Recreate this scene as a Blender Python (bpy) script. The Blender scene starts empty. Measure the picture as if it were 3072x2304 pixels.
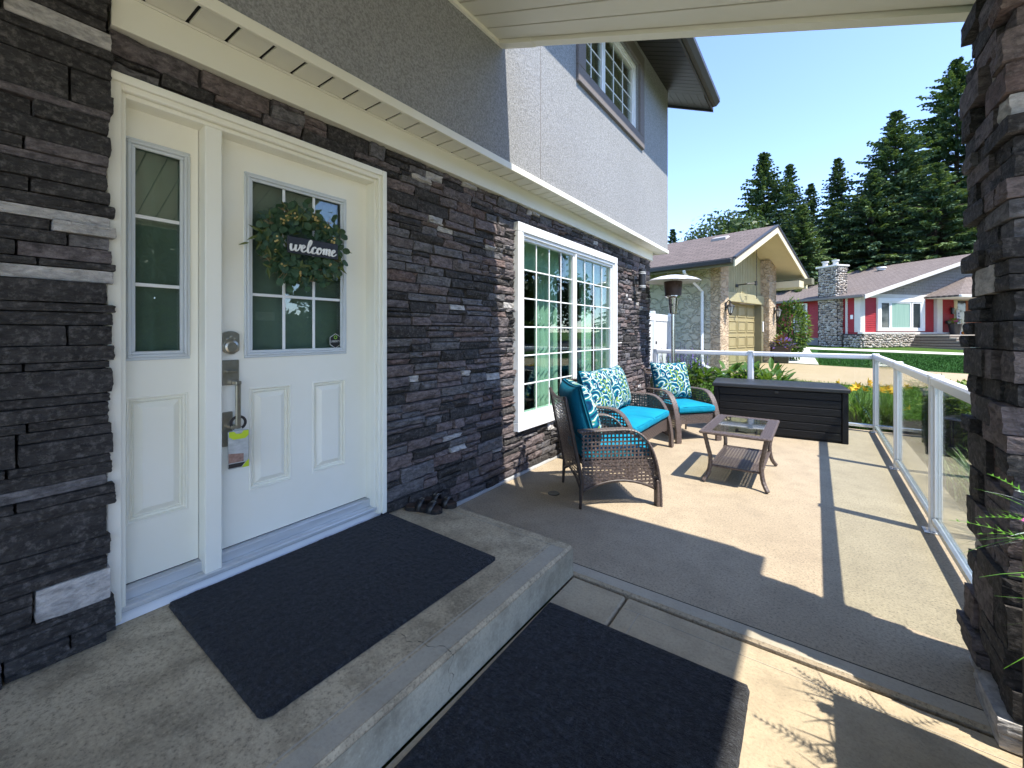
import bpy, math, random
from mathutils import Vector, Matrix, noise
R = math.radians
sc = bpy.context.scene
col = sc.collection

# ------------------------------------------------------------------ camera, sky, sun, exposure
cam_d = bpy.data.cameras.new('camera')
cam = bpy.data.objects.new('camera', cam_d)
col.objects.link(cam)
cam.location = (2.21, 0.0, 1.333)
cam.rotation_euler = (R(90), 0, R(35.96))
cam_d.sensor_width = 36.0
cam_d.lens = 14.72
cam_d.shift_y = -0.0505
cam_d.clip_start = 0.05
cam_d.clip_end = 3000
sc.camera = cam

SUN = Vector((0.494, -0.0785, 0.866)).normalized()
world = bpy.data.worlds.new('World')
sc.world = world
world.use_nodes = True
wn = world.node_tree
wbg = wn.nodes['Background']
sky = wn.nodes.new('ShaderNodeTexSky')
sky.sky_type = 'NISHITA'
sky.sun_disc = False
sky.sun_elevation = R(60)
sky.sun_rotation = math.atan2(SUN.x, SUN.y)
sky.altitude = 700
sky.air_density = 0.85
sky.dust_density = 0.15
sky.ozone_density = 3.0
tint = wn.nodes.new('ShaderNodeMix')            # one even tint over the whole sky
tint.data_type = 'RGBA'
tint.blend_type = 'MULTIPLY'
tint.inputs[0].default_value = 1.0
tint.inputs[7].default_value = (0.92, 0.89, 0.95, 1)
wn.links.new(sky.outputs[0], tint.inputs[6])
wn.links.new(tint.outputs[2], wbg.inputs[0])
wbg.inputs[1].default_value = 0.14
sun_d = bpy.data.lights.new('sun', 'SUN')
sun_d.energy = 2.35
sun_d.angle = R(0.55)
sun_d.color = (1.0, 0.94, 0.84)
sun = bpy.data.objects.new('sun', sun_d)
col.objects.link(sun)
sun.location = (12, -2, 20)
sun.rotation_euler = SUN.to_track_quat('Z', 'Y').to_euler()
sc.view_settings.view_transform = 'Standard'
sc.view_settings.look = 'None'
sc.view_settings.gamma = 1.0
sc.view_settings.use_curve_mapping = False
sc.view_settings.exposure = 2.0
sc.render.engine = 'CYCLES'
sc.cycles.use_denoising = True
sc.cycles.max_bounces = 10
sc.cycles.diffuse_bounces = 5
sc.cycles.transparent_max_bounces = 16
sc.cycles.caustics_reflective = False
sc.cycles.caustics_refractive = False

# ------------------------------------------------------------------ helpers
rnd = random.Random(7)


class MB:
    """collects geometry for ONE mesh object"""

    def __init__(self):
        self.v, self.f, self.m = [], [], []
        self.xf = None

    def add(self, verts, faces, mi=0):
        o = len(self.v)
        if self.xf is not None:
            verts = [self.xf @ Vector(p) for p in verts]
        self.v.extend([tuple(p) for p in verts])
        for f in faces:
            self.f.append([i + o for i in f])
            self.m.append(mi)

    def box(self, x0, x1, y0, y1, z0, z1, mi=0):
        self.add([(x0, y0, z0), (x1, y0, z0), (x1, y1, z0), (x0, y1, z0), (x0, y0, z1), (x1, y0, z1), (x1, y1, z1), (x0, y1, z1)],
                 [(0, 3, 2, 1), (4, 5, 6, 7), (0, 1, 5, 4), (1, 2, 6, 5), (2, 3, 7, 6), (3, 0, 4, 7)], mi)

    def cbox(self, x0, x1, y0, y1, z0, z1, c=0.004, mi=0):
        c = min(c, (x1 - x0) * .45, (y1 - y0) * .45, (z1 - z0) * .45)
        X, Y, Z = (x0, x1), (y0, y1), (z0, z1)
        vs, idx = [], {}
        for i in (0, 1):
            for j in (0, 1):
                for k in (0, 1):
                    sx, sy, sz = (1, -1)[i], (1, -1)[j], (1, -1)[k]
                    for a in range(3):
                        p = [X[i] + sx * c, Y[j] + sy * c, Z[k] + sz * c]
                        p[a] = (X[i], Y[j], Z[k])[a]
                        idx[(i, j, k, a)] = len(vs)
                        vs.append(p)
        fs = []
        for a in range(3):
            for s in (0, 1):
                q = []
                for (p, r) in ((0, 0), (1, 0), (1, 1), (0, 1)):
                    key = [0, 0, 0]
                    key[a] = s
                    o = [t for t in range(3) if t != a]
                    key[o[0]], key[o[1]] = p, r
                    q.append(idx[(key[0], key[1], key[2], a)])
                if (s == 1) == (a == 1):
                    q.reverse()
                fs.append(q)
        for a in range(3):
            b, d = [t for t in range(3) if t != a]
            for s in (0, 1):
                for t in (0, 1):
                    k0, k1 = [0, 0, 0], [0, 0, 0]
                    k0[a], k1[a] = 0, 1
                    k0[b] = k1[b] = s
                    k0[d] = k1[d] = t
                    fs.append([idx[(*k0, b)], idx[(*k1, b)], idx[(*k1, d)], idx[(*k0, d)]])
        for i in (0, 1):
            for j in (0, 1):
                for k in (0, 1):
                    fs.append([idx[(i, j, k, 0)], idx[(i, j, k, 1)], idx[(i, j, k, 2)]])
        self.add(vs, fs, mi)

    def prism(self, poly, fn, a0, a1, mi=0):
        """poly: 2D points; fn(p, q, t) -> 3D; extruded from a0 to a1"""
        n = len(poly)
        vs = [fn(p[0], p[1], a0) for p in poly] + [fn(p[0], p[1], a1) for p in poly]
        fs = [list(range(n))[::-1], list(range(n, 2 * n))]
        for i in range(n):
            j = (i + 1) % n
            fs.append([i, j, n + j, n + i])
        self.add(vs, fs, mi)

    def tube(self, pts, r, n=6, mi=0, cap=True):
        pts = [Vector(p) for p in pts]
        m = len(pts)
        rr = r if isinstance(r, (list, tuple)) else [r] * m
        vs = []
        prev = None
        for i, p in enumerate(pts):
            d = (pts[min(i + 1, m - 1)] - pts[max(i - 1, 0)])
            if d.length < 1e-9:
                d = Vector((0, 0, 1))
            d.normalize()
            if prev is None:
                a = Vector((0, 0, 1)) if abs(d.z) < .9 else Vector((1, 0, 0))
                prev = d.cross(a).normalized()
            u = prev - d * prev.dot(d)
            if u.length < 1e-6:
                u = d.orthogonal()
            u.normalize()
            prev = u
            w = d.cross(u)
            for k in range(n):
                t = 2 * math.pi * k / n
                vs.append(p + (u * math.cos(t) + w * math.sin(t)) * rr[i])
        fs = []
        for i in range(m - 1):
            for k in range(n):
                k2 = (k + 1) % n
                fs.append([i * n + k, i * n + k2, (i + 1) * n + k2, (i + 1) * n + k])
        if cap:
            fs.append(list(range(n))[::-1])
            fs.append([(m - 1) * n + k for k in range(n)])
        self.add(vs, fs, mi)

    def lathe(self, prof, n=24, c=(0, 0, 0), mi=0):
        vs = []
        for (r, z) in prof:
            for k in range(n):
                t = 2 * math.pi * k / n
                vs.append((c[0] + r * math.cos(t), c[1] + r * math.sin(t), c[2] + z))
        fs = []
        for i in range(len(prof) - 1):
            for k in range(n):
                k2 = (k + 1) % n
                fs.append([i * n + k, i * n + k2, (i + 1) * n + k2, (i + 1) * n + k])
        self.add(vs, fs, mi)

    def ribbon(self, pts, wv, mi=0):
        """flat strip; wv(i) -> half-width vector"""
        vs, fs = [], []
        for i, p in enumerate(pts):
            w = Vector(wv(i))
            vs += [Vector(p) - w, Vector(p) + w]
        for i in range(len(pts) - 1):
            fs.append([2 * i, 2 * i + 1, 2 * i + 3, 2 * i + 2])
        self.add(vs, fs, mi)

    def mesh(self, name, mats, smooth=False):
        me = bpy.data.meshes.new(name)
        me.from_pydata(self.v, [], self.f)
        for m in mats:
            me.materials.append(m)
        if len(mats) > 1:
            me.polygons.foreach_set('material_index', self.m)
        if smooth:
            me.polygons.foreach_set('use_smooth', [True] * len(self.f))
        me.update()
        return me

    def build(self, name, mats, parent=None, loc=None, rz=0.0, smooth=False):
        if not isinstance(mats, (list, tuple)):
            mats = [mats]
        return link(name, self.mesh(name, mats, smooth), parent, loc, rz)


def link(name, me, parent=None, loc=None, rz=0.0):
    o = bpy.data.objects.new(name, me)
    col.objects.link(o)
    if parent is not None:
        o.parent = parent
    if loc is not None:
        o.location = loc
    if rz:
        o.rotation_euler = (0, 0, rz)
    return o


def tag(o, label, cat, group=None):
    o['label'] = label
    o['category'] = cat
    if group:
        o['group'] = group
    return o


def thing(name, label, cat, loc=(0, 0, 0), rz=0.0, group=None):
    return tag(link(name, None, None, loc, rz), label, cat, group)


def structure(o, kind='structure'):
    o['kind'] = kind
    return o


def bx(name, mat, parent, x0, x1, y0, y1, z0, z1, c=0.003):
    b = MB()
    b.cbox(x0, x1, y0, y1, z0, z1, c)
    return b.build(name, mat, parent)


def copy_tree(o, parent=None):
    c = o.copy()
    col.objects.link(c)
    c.parent = parent
    for ch in o.children:
        copy_tree(ch, c)
    return c


def text_obj(name, s, size, mat, parent, xf, depth=0.001):
    cu = bpy.data.curves.new('lettering', 'FONT')
    cu.body = s
    cu.size = size
    cu.align_x = 'CENTER'
    cu.align_y = 'CENTER'
    cu.extrude = depth
    t = bpy.data.objects.new('lettering', cu)
    col.objects.link(t)
    dg = bpy.context.evaluated_depsgraph_get()
    me = bpy.data.meshes.new_from_object(t.evaluated_get(dg))
    bpy.data.objects.remove(t)
    bpy.data.curves.remove(cu)
    me.transform(xf)
    me.materials.clear()
    me.materials.append(mat)
    return link(name, me, parent)


def catmull(P, n=6, closed=False):
    P = [Vector(p) for p in P]
    out = []
    m = len(P)
    for i in range(m - 1):
        a, b, c, d = P[max(i - 1, 0)], P[i], P[i + 1], P[min(i + 2, m - 1)]
        for k in range(n):
            t = k / n
            out.append(.5 * ((2 * b) + (c - a) * t + (2 * a - 5 * b + 4 * c - d) * t * t + (3 * b - a - 3 * c + d) * t ** 3))
    out.append(P[-1])
    return out


# ------------------------------------------------------------------ materials
def newmat(name):
    m = bpy.data.materials.new(name)
    m.use_nodes = True
    nt = m.node_tree
    return m, nt, nt.nodes['Principled BSDF']


def N(nt, t, **kw):
    n = nt.nodes.new(t)
    for k, v in kw.items():
        setattr(n, k, v)
    return n


def wpos(nt, scale=(1, 1, 1), obj=False):
    if obj:
        g = N(nt, 'ShaderNodeTexCoord').outputs['Object']
    else:
        g = N(nt, 'ShaderNodeNewGeometry').outputs['Position']
    mp = N(nt, 'ShaderNodeMapping')
    mp.inputs['Scale'].default_value = scale
    nt.links.new(g, mp.inputs['Vector'])
    return mp.outputs[0]


def noisen(nt, vec, scale, detail=4, rough=.55, dist=0.0):
    n = N(nt, 'ShaderNodeTexNoise')
    n.inputs['Scale'].default_value = scale
    n.inputs['Detail'].default_value = detail
    n.inputs['Roughness'].default_value = rough
    n.inputs['Distortion'].default_value = dist
    nt.links.new(vec, n.inputs['Vector'])
    return n.outputs['Fac']


def ramp(nt, fac, stops, interp='LINEAR'):
    r = N(nt, 'ShaderNodeValToRGB')
    cr = r.color_ramp
    cr.interpolation = interp
    while len(cr.elements) < len(stops):
        cr.elements.new(.5)
    for e, (p, c) in zip(cr.elements, stops):
        e.position = p
        e.color = (*c, 1) if len(c) == 3 else c
    nt.links.new(fac, r.inputs[0])
    return r.outputs[0]


def mixc(nt, fac, a, b, mode='MIX'):
    m = N(nt, 'ShaderNodeMix', data_type='RGBA', blend_type=mode)
    for i, x in ((0, fac), (6, a), (7, b)):
        if hasattr(x, 'links'):
            nt.links.new(x, m.inputs[i])
        elif i == 0:
            m.inputs[0].default_value = x
        else:
            m.inputs[i].default_value = (*x, 1)
    return m.outputs[2]


def bump(nt, bs, h, strength, dist, prev=None):
    b = N(nt, 'ShaderNodeBump')
    b.inputs['Strength'].default_value = strength
    b.inputs['Distance'].default_value = dist
    nt.links.new(h, b.inputs['Height'])
    if prev is not None:
        nt.links.new(prev, b.inputs['Normal'])
    nt.links.new(b.outputs[0], bs.inputs['Normal'])
    return b.outputs[0]


def mat(name, c1, c2=None, rough=.6, scale=8, bscale=None, bstr=.3, bdist=.004, sc3=(1, 1, 1), metal=0.0, obj=False, lo=.35, hi=.65, spec=.5, detail=5):
    m, nt, b = newmat(name)
    c2 = c2 or tuple(x * .86 for x in c1)
    v = wpos(nt, sc3, obj)
    n1 = noisen(nt, v, scale, detail)
    nt.links.new(ramp(nt, n1, [(lo, c1), (hi, c2)]), b.inputs['Base Color'])
    b.inputs['Roughness'].default_value = rough
    b.inputs['Metallic'].default_value = metal
    b.inputs['Specular IOR Level'].default_value = spec
    if bscale:
        bump(nt, b, noisen(nt, v, bscale, 4), bstr, bdist)
    return m


def glassmat(name, tint=(.9, .95, .93), ior=1.6, rough=0.0):
    m, nt, b = newmat(name)
    nt.nodes.remove(b)
    out = nt.nodes['Material Output']
    tr = N(nt, 'ShaderNodeBsdfTransparent')
    tr.inputs[0].default_value = (*tint, 1)
    gl = N(nt, 'ShaderNodeBsdfGlossy')
    gl.inputs['Roughness'].default_value = rough
    lw = N(nt, 'ShaderNodeLayerWeight')
    lw.inputs[0].default_value = .5
    pw = N(nt, 'ShaderNodeMath', operation='POWER')
    pw.inputs[1].default_value = 4.0
    nt.links.new(lw.outputs['Facing'], pw.inputs[0])
    f0 = ((ior - 1) / (ior + 1)) ** 2
    fr = N(nt, 'ShaderNodeMath', operation='MULTIPLY_ADD')
    fr.inputs[1].default_value = (1 - f0) * .8
    fr.inputs[2].default_value = f0
    nt.links.new(pw.outputs[0], fr.inputs[0])
    mx = N(nt, 'ShaderNodeMixShader')
    nt.links.new(fr.outputs[0], mx.inputs[0])
    nt.links.new(tr.outputs[0], mx.inputs[1])
    nt.links.new(gl.outputs[0], mx.inputs[2])
    nt.links.new(mx.outputs[0], out.inputs[0])
    return m


def stonemat(name, base, base2, pale=False):
    m, nt, b = newmat(name)
    v = wpos(nt)
    vs = wpos(nt, (1.0, 1.0, 2.2))
    n1 = noisen(nt, vs, 9, 6, .6)
    n2 = noisen(nt, v, 48, 6, .7)
    n5 = noisen(nt, vs, 22, 5, .65, .5)
    c = ramp(nt, n1, [(.3, base), (.7, base2)])
    dark = mixc(nt, .62, c, (.012, .011, .011)) if not pale else mixc(nt, .5, c, (.1, .1, .1))
    c = mixc(nt, ramp(nt, n5, [(.36, (1, 1, 1)), (.6, (0, 0, 0))]), c, dark)
    c = mixc(nt, ramp(nt, n2, [(.5, (0, 0, 0)), (.72, (.45,) * 3)]), c, mixc(nt, .4, c, (.62, .56, .52)))
    nt.links.new(c, b.inputs['Base Color'])
    b.inputs['Roughness'].default_value = .85
    b.inputs['Specular IOR Level'].default_value = .25
    n3 = noisen(nt, vs, 24, 7, .68, .6)
    n4 = noisen(nt, v, 110, 4, .6)
    p = bump(nt, b, n3, 1.0, .015)
    bump(nt, b, n4, .6, .006, p)
    return m


STONES = [stonemat('stone_charcoal', (.036, .034, .033), (.066, .061, .059)),
          stonemat('stone_brown', (.145, .115, .111), (.225, .180, .173)),
          stonemat('stone_grey', (.122, .118, .122), (.20, .19, .195)),
          stonemat('stone_slate', (.112, .097, .10), (.185, .158, .16)),
          stonemat('stone_rust', (.13, .09, .082), (.20, .145, .133)),
          stonemat('stone_pale', (.44, .42, .40), (.62, .59, .56), True)]
M = {}
M['mortar'] = mat('mortar', (.035, .033, .033), (.02, .02, .02), .95, 30)
M['white_paint'] = mat('white_paint', (.86, .84, .74), (.83, .81, .70), .4, 3, 160, .08, .001)
M['white_vinyl'] = mat('white_vinyl', (.80, .80, .77), (.76, .76, .73), .35, 2)
M['window_white'] = mat('window_white', (.82, .83, .83), (.78, .79, .79), .3, 2)
M['cream_metal'] = mat('cream_metal', (.78, .76, .64), (.75, .73, .61), .45, 1.5)
M['soffit'] = mat('soffit_cream', (.74, .72, .62), (.71, .69, .59), .5, 1.5)
M['grey_moulding'] = mat('grey_moulding', (.62, .66, .68), (.58, .62, .64), .4, 3)
M['alu'] = mat('threshold_aluminium', (.62, .64, .65), (.54, .56, .57), .35, 9, 60, .1, .0005, metal=.3, sc3=(3, .6, 3))
M['dark_soffit'] = mat('dark_soffit', (.05, .047, .046), (.04, .038, .037), .45, 2)
M['black_metal'] = mat('black_metal', (.018, .018, .02), (.03, .03, .032), .4, 20)
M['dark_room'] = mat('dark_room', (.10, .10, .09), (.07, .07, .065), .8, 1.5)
M['rail_white'] = mat('rail_white', (.82, .83, .84), (.79, .80, .81), .3, 3)
M['rail_alu'] = mat('rail_alu', (.72, .75, .77), (.6, .63, .65), .25, 12, metal=.6)
M['nickel'] = mat('brushed_nickel', (.42, .40, .34), (.36, .34, .28), .33, 40, metal=.9)
M['glass'] = glassmat('window_glass', (.80, .93, .87), 1.7)
M['upper_glass'] = glassmat('upper_glass', (.86, .93, .88), 1.35)
M['door_glass'] = glassmat('door_glass', (.86, .93, .89), 1.8)
M['rail_glass'] = glassmat('railing_glass', (.93, .97, .955), 1.35)
M['rubber'] = mat('rubber', (.02, .02, .02), None, .7, 20)


def concrete(name, c1, c2, c3, speck=.5, stain=.5, brush=None):
    m, nt, b = newmat(name)
    v = wpos(nt)
    big = noisen(nt, v, 1.1, 5, .6, .6)
    mid = noisen(nt, v, 5.5, 6, .65)
    fine = noisen(nt, v, 82, 5, .8)
    c = ramp(nt, big, [(.36, c1), (.64, c2)])
    c = mixc(nt, ramp(nt, mid, [(.45, (0, 0, 0)), (.72, (stain,) * 3)]), c, c3)
    c = mixc(nt, ramp(nt, fine, [(.34, (speck,) * 3), (.5, (0, 0, 0))]), c, tuple(x * .42 for x in c1))
    c = mixc(nt, ramp(nt, fine, [(.56, (0, 0, 0)), (.7, (speck * .8,) * 3)]), c, tuple(min(1, x * 1.5) for x in c1))
    nt.links.new(c, b.inputs['Base Color'])
    b.inputs['Roughness'].default_value = .85
    b.inputs['Specular IOR Level'].default_value = .3
    p = bump(nt, b, fine, .5, .004)
    if brush:
        bump(nt, b, noisen(nt, wpos(nt, brush), 60, 3), .35, .003, p)
    return m


M['patio'] = concrete('patio_concrete', (.35, .285, .20), (.41, .335, .235), (.26, .212, .15), .95, .6)
M['walk'] = concrete('walkway_concrete', (.40, .325, .215), (.46, .375, .25), (.28, .23, .155), .45, .8, (1, 12, 1))
M['step'] = concrete('step_concrete', (.41, .33, .215), (.55, .455, .31), (.19, .155, .10), .9, .95)
M['riser'] = concrete('riser_concrete', (.47, .42, .31), (.39, .345, .25), (.20, .18, .13), .4, 1.0)
M['band'] = concrete('trowelled_concrete', (.39, .345, .26), (.44, .385, .295), (.30, .27, .21), .25, .6)
M['crack'] = mat('crack_dark', (.05, .045, .035), None, .9, 30)
M['drive'] = concrete('driveway_concrete', (.38, .285, .18), (.43, .32, .205), (.33, .25, .16), .3, .4)
M['bounce_drive'] = concrete('bounce_drive_concrete', (.52, .47, .39), (.58, .53, .44), (.44, .40, .33), .3, .3)
M['path'] = concrete('path_concrete', (.58, .55, .49), (.64, .61, .55), (.5, .48, .43), .2, .3)


def stucco_mat(name, c1, c2, spread=.5, bs=.7):
    m, nt, b = newmat(name)
    v = wpos(nt)
    f = noisen(nt, v, 75, 4, .7)
    g = noisen(nt, v, 1.2, 4)
    c = ramp(nt, f, [(.38, c2), (.6, c1)])
    c = mixc(nt, ramp(nt, g, [(.4, (0, 0, 0)), (.8, (spread,) * 3)]), c, c2)
    nt.links.new(c, b.inputs['Base Color'])
    b.inputs['Roughness'].default_value = .9
    bump(nt, b, f, bs, .008)
    return m


M['stucco'] = stucco_mat('grey_stucco', (.335, .34, .34), (.19, .193, .193), .25, .9)
M['stucco_trim'] = stucco_mat('brown_trim_stucco', (.20, .175, .165), (.14, .122, .115), .3, .4)


def shingle_mat(name, c1, c2, ang):
    m, nt, b = newmat(name)
    g = N(nt, 'ShaderNodeNewGeometry').outputs['Position']
    mp = N(nt, 'ShaderNodeMapping')
    mp.inputs['Rotation'].default_value = (0, 0, ang)
    nt.links.new(g, mp.inputs['Vector'])
    br = N(nt, 'ShaderNodeTexBrick')
    br.inputs['Scale'].default_value = 1.0
    br.inputs['Brick Width'].default_value = .32
    br.inputs['Row Height'].default_value = .135
    br.inputs['Mortar Size'].default_value = .012
    br.inputs['Color1'].default_value = (*c1, 1)
    br.inputs['Color2'].default_value = (*c2, 1)
    br.inputs['Mortar'].default_value = (*[x * .45 for x in c2], 1)
    nt.links.new(mp.outputs[0], br.inputs['Vector'])
    n = noisen(nt, g, 9, 5, .7)
    n2 = noisen(nt, g, 90, 3, .7)
    c = mixc(nt, n, mixc(nt, .45, br.outputs[0], (.03, .025, .025)), br.outputs[0])
    c = mixc(nt, ramp(nt, n2, [(.4, (.35,) * 3), (.6, (0, 0, 0))]), c, (.04, .035, .035))
    nt.links.new(c, b.inputs['Base Color'])
    b.inputs['Roughness'].default_value = .95
    b.inputs['Specular IOR Level'].default_value = .2
    bump(nt, b, br.outputs[1], -.6, .01)
    return m


def grass_mat(name, c1, c2, scale=3):
    m, nt, b = newmat(name)
    v = wpos(nt)
    n = noisen(nt, v, scale, 6, .7)
    n2 = noisen(nt, v, 60, 4, .7)
    c = ramp(nt, n, [(.35, c1), (.65, c2)])
    c = mixc(nt, n2, mixc(nt, .6, c, (0, 0, 0)), c)
    nt.links.new(c, b.inputs['Base Color'])
    b.inputs['Roughness'].default_value = .9
    b.inputs['Specular IOR Level'].default_value = .15
    bump(nt, b, n2, 1.0, .05)
    return m


def leaf_mat(name, c1, c2, scale=2.0, rough=.55, trans=0.25):
    m, nt, b = newmat(name)
    v = wpos(nt)
    n = noisen(nt, v, scale, 5, .7)
    c = ramp(nt, n, [(.3, c1), (.7, c2)])
    nt.links.new(c, b.inputs['Base Color'])
    b.inputs['Roughness'].default_value = rough
    b.inputs['Specular IOR Level'].default_value = .3
    if trans:
        out = nt.nodes['Material Output']
        t = N(nt, 'ShaderNodeBsdfTranslucent')
        nt.links.new(mixc(nt, .35, c, (.25, .35, .02)), t.inputs[0])
        mx = N(nt, 'ShaderNodeMixShader')
        mx.inputs[0].default_value = trans
        nt.links.new(b.outputs[0], mx.inputs[1])
        nt.links.new(t.outputs[0], mx.inputs[2])
        nt.links.new(mx.outputs[0], out.inputs[0])
    return m


M['lawn'] = grass_mat('lawn', (.075, .165, .02), (.12, .22, .035), 2.5)
M['lawn_far'] = grass_mat('lawn_far', (.026, .105, .012), (.042, .14, .02), 1.5)
M['soil'] = mat('soil', (.035, .026, .018), (.07, .055, .04), .95, 25, 40, .9, .03)
M['spruce'] = leaf_mat('spruce_needles', (.028, .066, .042), (.075, .135, .07), .35, .6, .15)  # greens lightened to stand in for distance haze
M['spruce_light'] = leaf_mat('spruce_needles_light', (.07, .125, .04), (.15, .215, .07), .5, .6, .2)  # paler needles on random branches, sunlit tips put into the colour
M['deciduous'] = leaf_mat('deciduous_leaves', (.025, .055, .015), (.06, .10, .03), 1.2, .5, .2)
M['bush'] = leaf_mat('bush_leaves', (.045, .12, .018), (.11, .20, .035), 4, .45, .35)
M['bush_bright'] = leaf_mat('bright_leaves', (.13, .21, .02), (.24, .32, .05), 4, .45, .4)
M['blade'] = leaf_mat('grass_blades', (.09, .19, .02), (.18, .30, .06), 5, .5, .3)
M['lily'] = leaf_mat('daylily_leaves', (.07, .17, .02), (.16, .28, .05), 6, .4, .3)
M['bark'] = mat('bark', (.07, .05, .038), (.04, .03, .024), .95, 12, 30, .9, .03)
M['yellow'] = leaf_mat('yellow_petals', (.85, .45, .02), (.9, .62, .05), 9, .5, .3)
M['purple'] = leaf_mat('purple_petals', (.16, .09, .42), (.28, .18, .55), 9, .5, .2)
M['pink'] = leaf_mat('pink_petals', (.6, .05, .40), (.75, .12, .5), 9, .5, .3)
M['coleus'] = leaf_mat('dark_red_leaves', (.12, .02, .05), (.22, .10, .03), 14, .5, .2)

# ------------------------------------------------------------------ ground
CF = (-0.5872, 0.8094)


def ground_z(x, y):
    s = CF[0] * (x - 2.21) + CF[1] * y
    return -0.12 + 0.028 * min(max(0.0, s - 4.0), 26.0)


def sheet(name, poly, mat_, dz, n=10):
    """polygon draped over the terrain: poly is a quad (4 points, ccw) bilinearly subdivided"""
    b = MB()
    a, c, d, e = [Vector((*p, 0)) for p in poly]
    vs = []
    for i in range(n + 1):
        for j in range(n + 1):
            u, v = i / n, j / n
            p = (a * (1 - u) + c * u) * (1 - v) + (e * (1 - u) + d * u) * v
            vs.append((p.x, p.y, ground_z(p.x, p.y) + dz))
    fs = []
    for i in range(n):
        for j in range(n):
            k = i * (n + 1) + j
            fs.append([k, k + n + 1, k + n + 2, k + 1])
    b.add(vs, fs)
    return structure(b.build(name, mat_))


gb = MB()
xs = [-1500, -400, -120, -60, -40] + [-30 + i * 2 for i in range(41)] + [60, 90, 160, 400, 1500]
ys = [-1500, -400, -120, -60, -40, -30] + [-20 + i * 2 for i in range(46)] + [80, 110, 180, 400, 1500]
vs = [(x, y, ground_z(x, y)) for x in xs for y in ys]
fs = []
ny = len(ys)
for i in range(len(xs) - 1):
    for j in range(ny - 1):
        fs.append([i * ny + j, (i + 1) * ny + j, (i + 1) * ny + j + 1, i * ny + j + 1])
gb.add(vs, fs)
structure(gb.build('ground', M['lawn'], smooth=True))

sheet('garden_bed', [(-1.3, 7.42), (4.4, 7.42), (4.4, 8.9), (-1.3, 8.9)], M['soil'], .015)
sheet('garden_bed', [(3.12, 2.2), (4.4, 2.2), (4.4, 7.4), (3.12, 7.4)], M['soil'], .02)
sheet('driveway', [(0.05, 13.2), (26, 11.0), (26, 15.2), (0.7, 18.2)], M['drive'], .018)
sheet('garden_bed', [(-1.5, 9.0), (0.0, 9.0), (0.0, 14.6), (-1.5, 14.1)], M['soil'], .016)
sheet('neighbour_lawn', [(2.4, 18.1), (26, 15.4), (26, 24.5), (2.0, 27.5)], M['lawn_far'], .012)
sheet('bounce_driveway', [(3.12, -14), (12.4, -14), (12.4, 1.9), (3.12, 1.9)], M['bounce_drive'], .022)  # driveway out of view, added pale to bounce sunlight into the porch
sheet('path', [(-2.0, 28.4), (26, 24.6), (26, 26.4), (-2.0, 30.2)], M['path'], .02)
sheet('path', [(0.8, 18.4), (2.3, 18.2), (1.9, 28.4), (0.4, 28.4)], M['path'], .024)

# slabs of the porch
b = MB()
b.cbox(1.1365, 1.434, -2.6, 2.049, -.14, 0.0, .008)
structure(b.build('walkway_slab', M['walk']))
b = MB()
b.cbox(1.446, 3.1, -2.6, 2.049, -.14, 0.0, .008)
structure(b.build('walkway_slab', M['walk']))
b = MB()
b.cbox(0.0, 3.1, 2.063, 7.4, -.14, 0.012, .01)
pat = structure(b.build('patio', M['patio']))
b = MB()
b.box(.01, 3.09, 2.074, 2.146, .0122, .0128)
b.build('border_band', M['band'], pat)
b = MB()
b.box(.01, 3.09, 2.147, 2.152, .0125, .0136)
b.build('tooled_line', M['crack'], pat)
b = MB()
b.lathe([(.0, .0165), (.045, .0165), (.05, .012)], 20, (.47, 2.98, 0))
b.build('drain_cover', M['black_metal'], pat)
b = MB()
b.box(1.452, 3.08, 1.955, 1.9585, .0003, .0016)
b.box(1.53, 1.5335, -2.5, 1.955, .0003, .0016)
structure(b.build('tooled_line', M['band']))

step = MB()
step.cbox(-.11, 1.133, -2.6, 2.058, 0.0, .167, .012)
step = structure(step.build('step', M['step']))
b = MB()
b.box(1.1336, 1.1362, -2.55, 2.05, .004, .150)
b.build('riser_face', M['riser'], step)
b = MB()
b.box(1.035, 1.112, -2.55, 1.99, .1672, .1678)
b.build('border_band', M['band'], step)
for (x0, x1, y0, y1) in ((1.018, 1.024, -2.55, 2.0), (.05, 1.1, 1.985, 1.99), (1.113, 1.117, -2.55, 2.0)):
    b = MB()
    b.box(x0, x1, y0, y1, .1674, .1684)
    b.build('tooled_line', M['band'], step)
b = MB()
P = catmull([(.885, 1.03, 0), (.92, 1.06, 0), (.97, 1.045, 0), (1.0, 1.075, 0), (1.05, 1.07, 0), (1.09, 1.11, 0), (1.137, 1.10, 0)], 4)
rr = random.Random(3)
P = [Vector((p.x + rr.uniform(-.003, .003), p.y + rr.uniform(-.005, .005), .1688)) for p in P]
b.ribbon(P, lambda i: (0, .0009 + .0007 * math.sin(i * 1.7), 0))
Q = [Vector((1.1372, 1.10 + .012 * math.sin(k * 1.1) + rr.uniform(-.004, .004), .166 - k * .0125)) for k in range(13)]
b.ribbon(Q, lambda i: (0, .0009 + .0005 * math.sin(i * 2.1), 0))
b.build('crack', M['crack'], step)
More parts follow.
